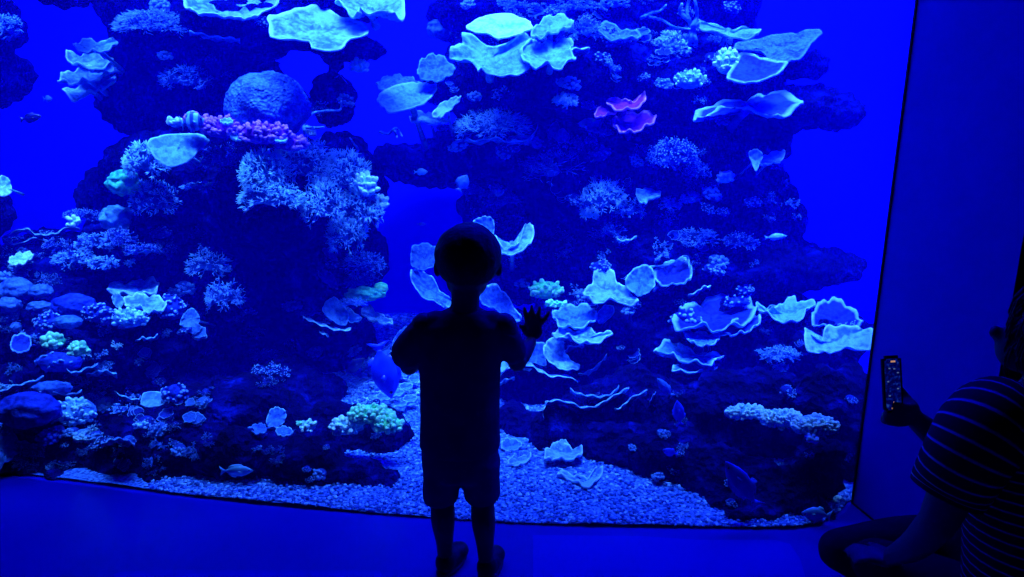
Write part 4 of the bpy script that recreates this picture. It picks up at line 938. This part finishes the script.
# near arm, hanging to the knee
limb(body, [(A(985, 425, 1.48), .065), (A(960, 475, 1.49), .052), (A(938, 522, 1.52), .042)]); limb(body, [(A(938, 522, 1.52), .042), (A(915, 545, 1.60), .036), (A(893, 556, 1.68), .025)])
pk = A(882, 556, 1.73); ell(body, pk, .042, .045, .018)
for i in range(4):
    b = pk+Vector((-.022, .012-.020*i+.02, .0)); limb(body, [(b, .0095), (b+Vector((-.030, .008, .004)), .009), (b+Vector((-.055, .012, -.014)), .0075)], 8)
limb(body, [(pk+Vector((.01, .035, 0)), .012), (pk+Vector((-.005, .062, -.003)), .009)], 8)
mk('body', fuse(body, .008, 3), M_skin, man)
# hair
bm = bmesh.new(); c0 = hc+Vector((.012, -.012, .015)); vs = ell(bm, c0, .100, .118, .125, sub=5)
for v in vs:
    d = v.co-c0; v.co = c0+d*(1+.10*noise.noise(v.co*14)+.06*noise.noise(v.co*40))
bmesh.ops.delete(bm, geom=[v for v in bm.verts if ((v.co-c0).x < -.03 and (v.co-c0).y > .01 and (v.co-c0).z < .045) or (v.co-c0).z < -.10], context='VERTS')
o = mk('hair', bm, M_hair, man); md = o.modifiers.new('s', 'SOLIDIFY'); md.thickness = .015; md.offset = -1
bm = bmesh.new(); rnd = random.Random(5)
for i in range(120):
    a = rnd.uniform(PI*.5, PI*1.6); p = c0+Vector((math.cos(a)*.098, math.sin(a)*.112, rnd.uniform(-.06, .08)))
    tube(bm, [p, p+Vector((math.cos(a)*.014, math.sin(a)*.014, -.02)), p+Vector((math.cos(a)*.020, math.sin(a)*.018, -.05)), p+Vector((math.cos(a)*.010, math.sin(a)*.010, -.075))], [.003, .0025, .002, .0008], 4)
mk('hair_strands', bm, M_hair, man)
bm = bmesh.new()
stack(bm, [(A(1050, 650, 1.50), .185, .165), (A(1046, 600, 1.50), .178, .158), (A(1040, 530, 1.53), .165, .140), (A(1036, 465, 1.57), .178, .135), (A(1034, 430, 1.58), .165, .12), (A(1034, 408, 1.59), .12, .09), (A(1035, 396, 1.60), .075, .065)])
ts = mk('striped_tee', bm, M_str, man)
bm = bmesh.new(); loft(bm, [(A(1012, 400, 1.55), .035), (A(1000, 408, 1.52), .078), (A(985, 428, 1.49), .092), (A(968, 455, 1.48), .088), (A(952, 483, 1.49), .082), (A(946, 494, 1.49), .078)]); mk('sleeve', bm, M_str, ts)
bm = bmesh.new(); loft(bm, [(A(1045, 412, 1.66), .05), (A(1035, 435, 1.74), .07), (A(1000, 450, 1.77), .062), (A(985, 456, 1.78), .058)]); mk('sleeve', bm, M_str, ts)
bm = bmesh.new()
def floorz(p, z): return Vector((p.x, p.y, max(p.z, z)))
limb(bm, [(A(1040, 650, 1.55), .11), (floorz(A(960, 600, 1.66), .12), .095), (floorz(A(876, 562, 1.80), .12), .068)]); limb(bm, [(floorz(A(876, 562, 1.80), .12), .066), (floorz(A(925, 600, 1.80), .07), .06), (floorz(A(985, 610, 1.76), .05), .045)])
limb(bm, [(A(1050, 640, 1.66), .10), (floorz(A(940, 580, 1.92), .11), .09), (floorz(A(838, 566, 1.93), .10), .064)]); limb(bm, [(floorz(A(838, 566, 1.93), .10), .062), (floorz(A(880, 600, 1.85), .07), .055), (floorz(A(930, 620, 1.75), .05), .045)])
for v in bm.verts: v.co.z = max(v.co.z, .004)
mk('trousers', fuse(bm, .010, 4), plain('black_trousers', (.02, .02, .03), .85, 14, .2, .5, .02, spec=.1), man)
for (p, ang) in ((floorz(A(1000, 615, 1.76), .045), .3), (floorz(A(945, 625, 1.72), .045), -.2)):
    bm = bmesh.new(); rot = Matrix.Rotation(ang, 4, 'Z'); ell(bm, p, .12, .046, .040, rot); ell(bm, p+Vector((-.06, 0, .01)), .05, .042, .05, rot)
    for v in bm.verts: v.co.z = max(v.co.z, .003)
    mk('shoe', fuse(bm, .008, 2), M_shoe, man)
# phone, held upright, screen towards the room
ph = empty('phone', A(892, 384, 1.79)); setp(ph, 'black phone held upright with its dim screen lit, in front of the right wall', 'phone')
pcn = A(892, 384, 1.79); s_ = ppm(pcn); W, Hh = 19/s_, 57/s_
Rm = Matrix.Rotation(math.radians(-14), 4, 'X') @ Matrix.Rotation(math.radians(-3), 4, 'Y')
def slab(w, h, t, r, m, name, parent, off=(0, 0, 0)):
    bm = bmesh.new(); res = bmesh.ops.create_cube(bm, size=1, matrix=Matrix.Translation(off) @ Matrix.Diagonal((w, t, h, 1)))
    if r: bmesh.ops.bevel(bm, geom=[e for e in bm.edges if abs((e.verts[0].co-e.verts[1].co).y) > t*.5], offset=r, segments=4, affect='EDGES')
    me = bpy.data.meshes.new(name); bm.to_mesh(me); bm.free(); me.transform(Rm); me.materials.append(m)
    o = bpy.data.objects.new(name, me); link(o, parent); return o
slab(W, Hh, .009, W*.16, M_black, 'case', ph)
def emis(name, col, st):
    m, nt, b = newmat(name); b.inputs['Base Color'].default_value = (.001, .001, .003, 1); b.inputs['Emission Color'].default_value = rgba(col); b.inputs['Emission Strength'].default_value = st; return m
def screen_mat():
    m, nt, b = newmat('phone_screen'); b.inputs['Base Color'].default_value = (.001, .001, .003, 1); b.inputs['Roughness'].default_value = .2
    n = noise_n(nt, 130, 2); c = ramp(nt, n.outputs['Fac'], [(.45, (.0, .0, .05)), (.62, (.0, .005, .16)), (.72, (.01, .04, .25))]); nt.links.new(c, b.inputs['Emission Color']); b.inputs['Emission Strength'].default_value = 1; return m
scr = slab(W*.80, Hh*.90, .0006, W*.10, screen_mat(), 'screen', ph, (0, -.0049, 0))
am = emis('amber_screen_mark', (1, .45, .25), .5)
for (dx, dz, w, h) in ((.05, .40, .24, .03), (0, -.34, .05, .07), (.02, -.42, .30, .022)):
    slab(W*w, Hh*h, .0004, 0, am, 'screen_mark', scr, (W*dx, -.0055, Hh*dz))
bl = emis('pale_screen_mark', (.25, .4, 1), .25)
for (dx, dz) in ((-.15, .28), (.1, .27), (.28, .2), (-.25, .05), (-.2, -.2), (.25, -.08)):
    slab(W*.1, Hh*.02, .0004, 0, bl, 'screen_mark', scr, (W*dx, -.0055, Hh*dz))

# ------------------------------------------------------------------ gravel
def gravel():
    bm = bmesh.new(); lay = bm.verts.layers.float.new('rim'); lay2 = bm.verts.layers.float.new('tone')
    rnd = random.Random(3)
    # sand bed
    nx, ny = 120, 60
    x0, x1, y0, y1 = -2.6, 1.7, 2.0, YB-.05
    def panel_y(x):
        for a, b in zip(pane, pane[1:]):
            if a.x <= x <= b.x: return a.y+(b.y-a.y)*(x-a.x)/max(1e-6, b.x-a.x)
        return pane[-1].y if x > pane[-1].x else pane[0].y
    g = []
    for i in range(nx+1):
        x = x0+(x1-x0)*i/nx; ya = panel_y(x)+.02; row = []
        for j in range(ny+1):
            y = ya+(y1-ya)*j/ny
            v = bm.verts.new((x, y, .012+.012*noise.noise(Vector((x*2, y*2, 0)))+.006*noise.noise(Vector((x*9, y*9, 3))))); v[lay2] = .5; row.append(v)
        g.append(row)
    for i in range(nx):
        for j in range(ny): bm.faces.new((g[i][j], g[i+1][j], g[i+1][j+1], g[i][j+1]))
    bed = setp(mk('gravel_bed', bm, M_gravelbed), 'bed of fine pale blue-lit gravel on the tank floor behind the pane', 'gravel', kind='stuff')
    # loose stones
    ico = bmesh.new(); bmesh.ops.create_icosphere(ico, subdivisions=1, radius=1); vs = [v.co.copy() for v in ico.verts]; fs = [[v.index for v in f.verts] for f in ico.faces]; ico.free()
    V = []; Fc = []; tone = []
    def stone(x, y, r):
        z = .014+.012*noise.noise(Vector((x*2, y*2, 0)))+rnd.uniform(-.2, .5)*r
        a = rnd.uniform(0, 2*PI); ca, sa = math.cos(a), math.sin(a); sx, sy, sz = r*rnd.uniform(.8, 1.4), r*rnd.uniform(.6, 1), r*rnd.uniform(.45, .8)
        b = len(V); t = rnd.random()
        for v in vs:
            px_, py_, pz = v.x*sx, v.y*sy, v.z*sz
            V.append((x+px_*ca-py_*sa, y+px_*sa+py_*ca, z+pz)); tone.append(t)
        for f in fs: Fc.append([q+b for q in f])
    for i in range(15000):
        x = rnd.uniform(-1.35, 1.25); y = panel_y(x)+.02+rnd.random()**1.3*1.15
        stone(x, y, rnd.uniform(.0045, .0085))
    for i in range(2600):
        y = rnd.uniform(3.3, 4.68); x = rnd.uniform(-.32, -.02)*y/1.6-.05
        stone(x, y, rnd.uniform(.009, .016))
    me = bpy.data.meshes.new('gravel'); me.from_pydata(V, [], Fc)
    at = me.attributes.new('tone', 'FLOAT', 'POINT'); at.data.foreach_set('value', tone)
    o = mk('gravel', me, M_gravel, smooth=False); setp(o, 'loose pale gravel stones covering the tank floor', 'gravel', kind='stuff')
def gravel_mat(name, usetone):
    m, nt, b = newmat(name); b.inputs['Roughness'].default_value = .8; b.inputs['Specular IOR Level'].default_value = .1
    if usetone: src = attr(nt, 'tone')
    else:
        n = noise_n(nt, 90, 2); src = n.outputs['Fac']; bump(nt, b, src, 1, .01)
    c = ramp(nt, src, [(0, (.005, .03, .30)), (.5, (.05, .16, .6)), (1, (.30, .62, 1))]) if usetone else ramp(nt, src, [(.35, (.004, .03, .3)), (.65, (.10, .30, .8))])
    nt.links.new(c, b.inputs['Base Color']); return m
M_gravel = gravel_mat('gravel_stones', True); M_gravelbed = gravel_mat('gravel_bed', False)
gravel()
# ------------------------------------------------------------------ lights: blue LED panels over the water, plus added front fill and back wash
def area(name, x, y, sx, sy, z, power, col, tilt=0, spread=PI):
    l = bpy.data.lights.new(name, 'AREA'); l.shape = 'RECTANGLE'; l.size = sx; l.size_y = sy; l.energy = power; l.color = col; l.spread = spread
    o = bpy.data.objects.new(name, l); o.location = (x, y, z); o.rotation_euler = (tilt, 0, 0); C.objects.link(o); return o
LC = (.075, .24, 1.0)
area('tank_lamp', -1.7, 2.75, 3.4, .5, 3.9, 80, LC, math.radians(31), math.radians(84))
area('tank_lamp', 1.0, 2.75, 2.8, .5, 3.9, 76, LC, math.radians(31), math.radians(84))
area('added_front_fill', -.6, 2.80, 5.4, .3, 3.9, 115, LC, math.radians(8), math.radians(40))  # added strip, brightens the gravel and the low front corals
area('added_back_wash', 1.1, 4.2, 5.2, .5, 3.9, 360, (.0, .0, 1), math.radians(8))  # added pure blue wash for the back wall, also lifts the room
w = bpy.data.worlds.new('world'); sc.world = w; w.use_nodes = True
w.node_tree.nodes['Background'].inputs[0].default_value = (0, 0, 0, 1)
vs_ = sc.view_settings; vs_.view_transform = 'Standard'; vs_.look = 'None'; vs_.gamma = 1; vs_.use_curve_mapping = False; vs_.exposure = 0.0
cy = sc.cycles; cy.use_denoising = True; cy.max_bounces = 8; cy.volume_bounces = 2; cy.diffuse_bounces = 4; cy.transparent_max_bounces = 12; cy.caustics_reflective = False; cy.caustics_refractive = False
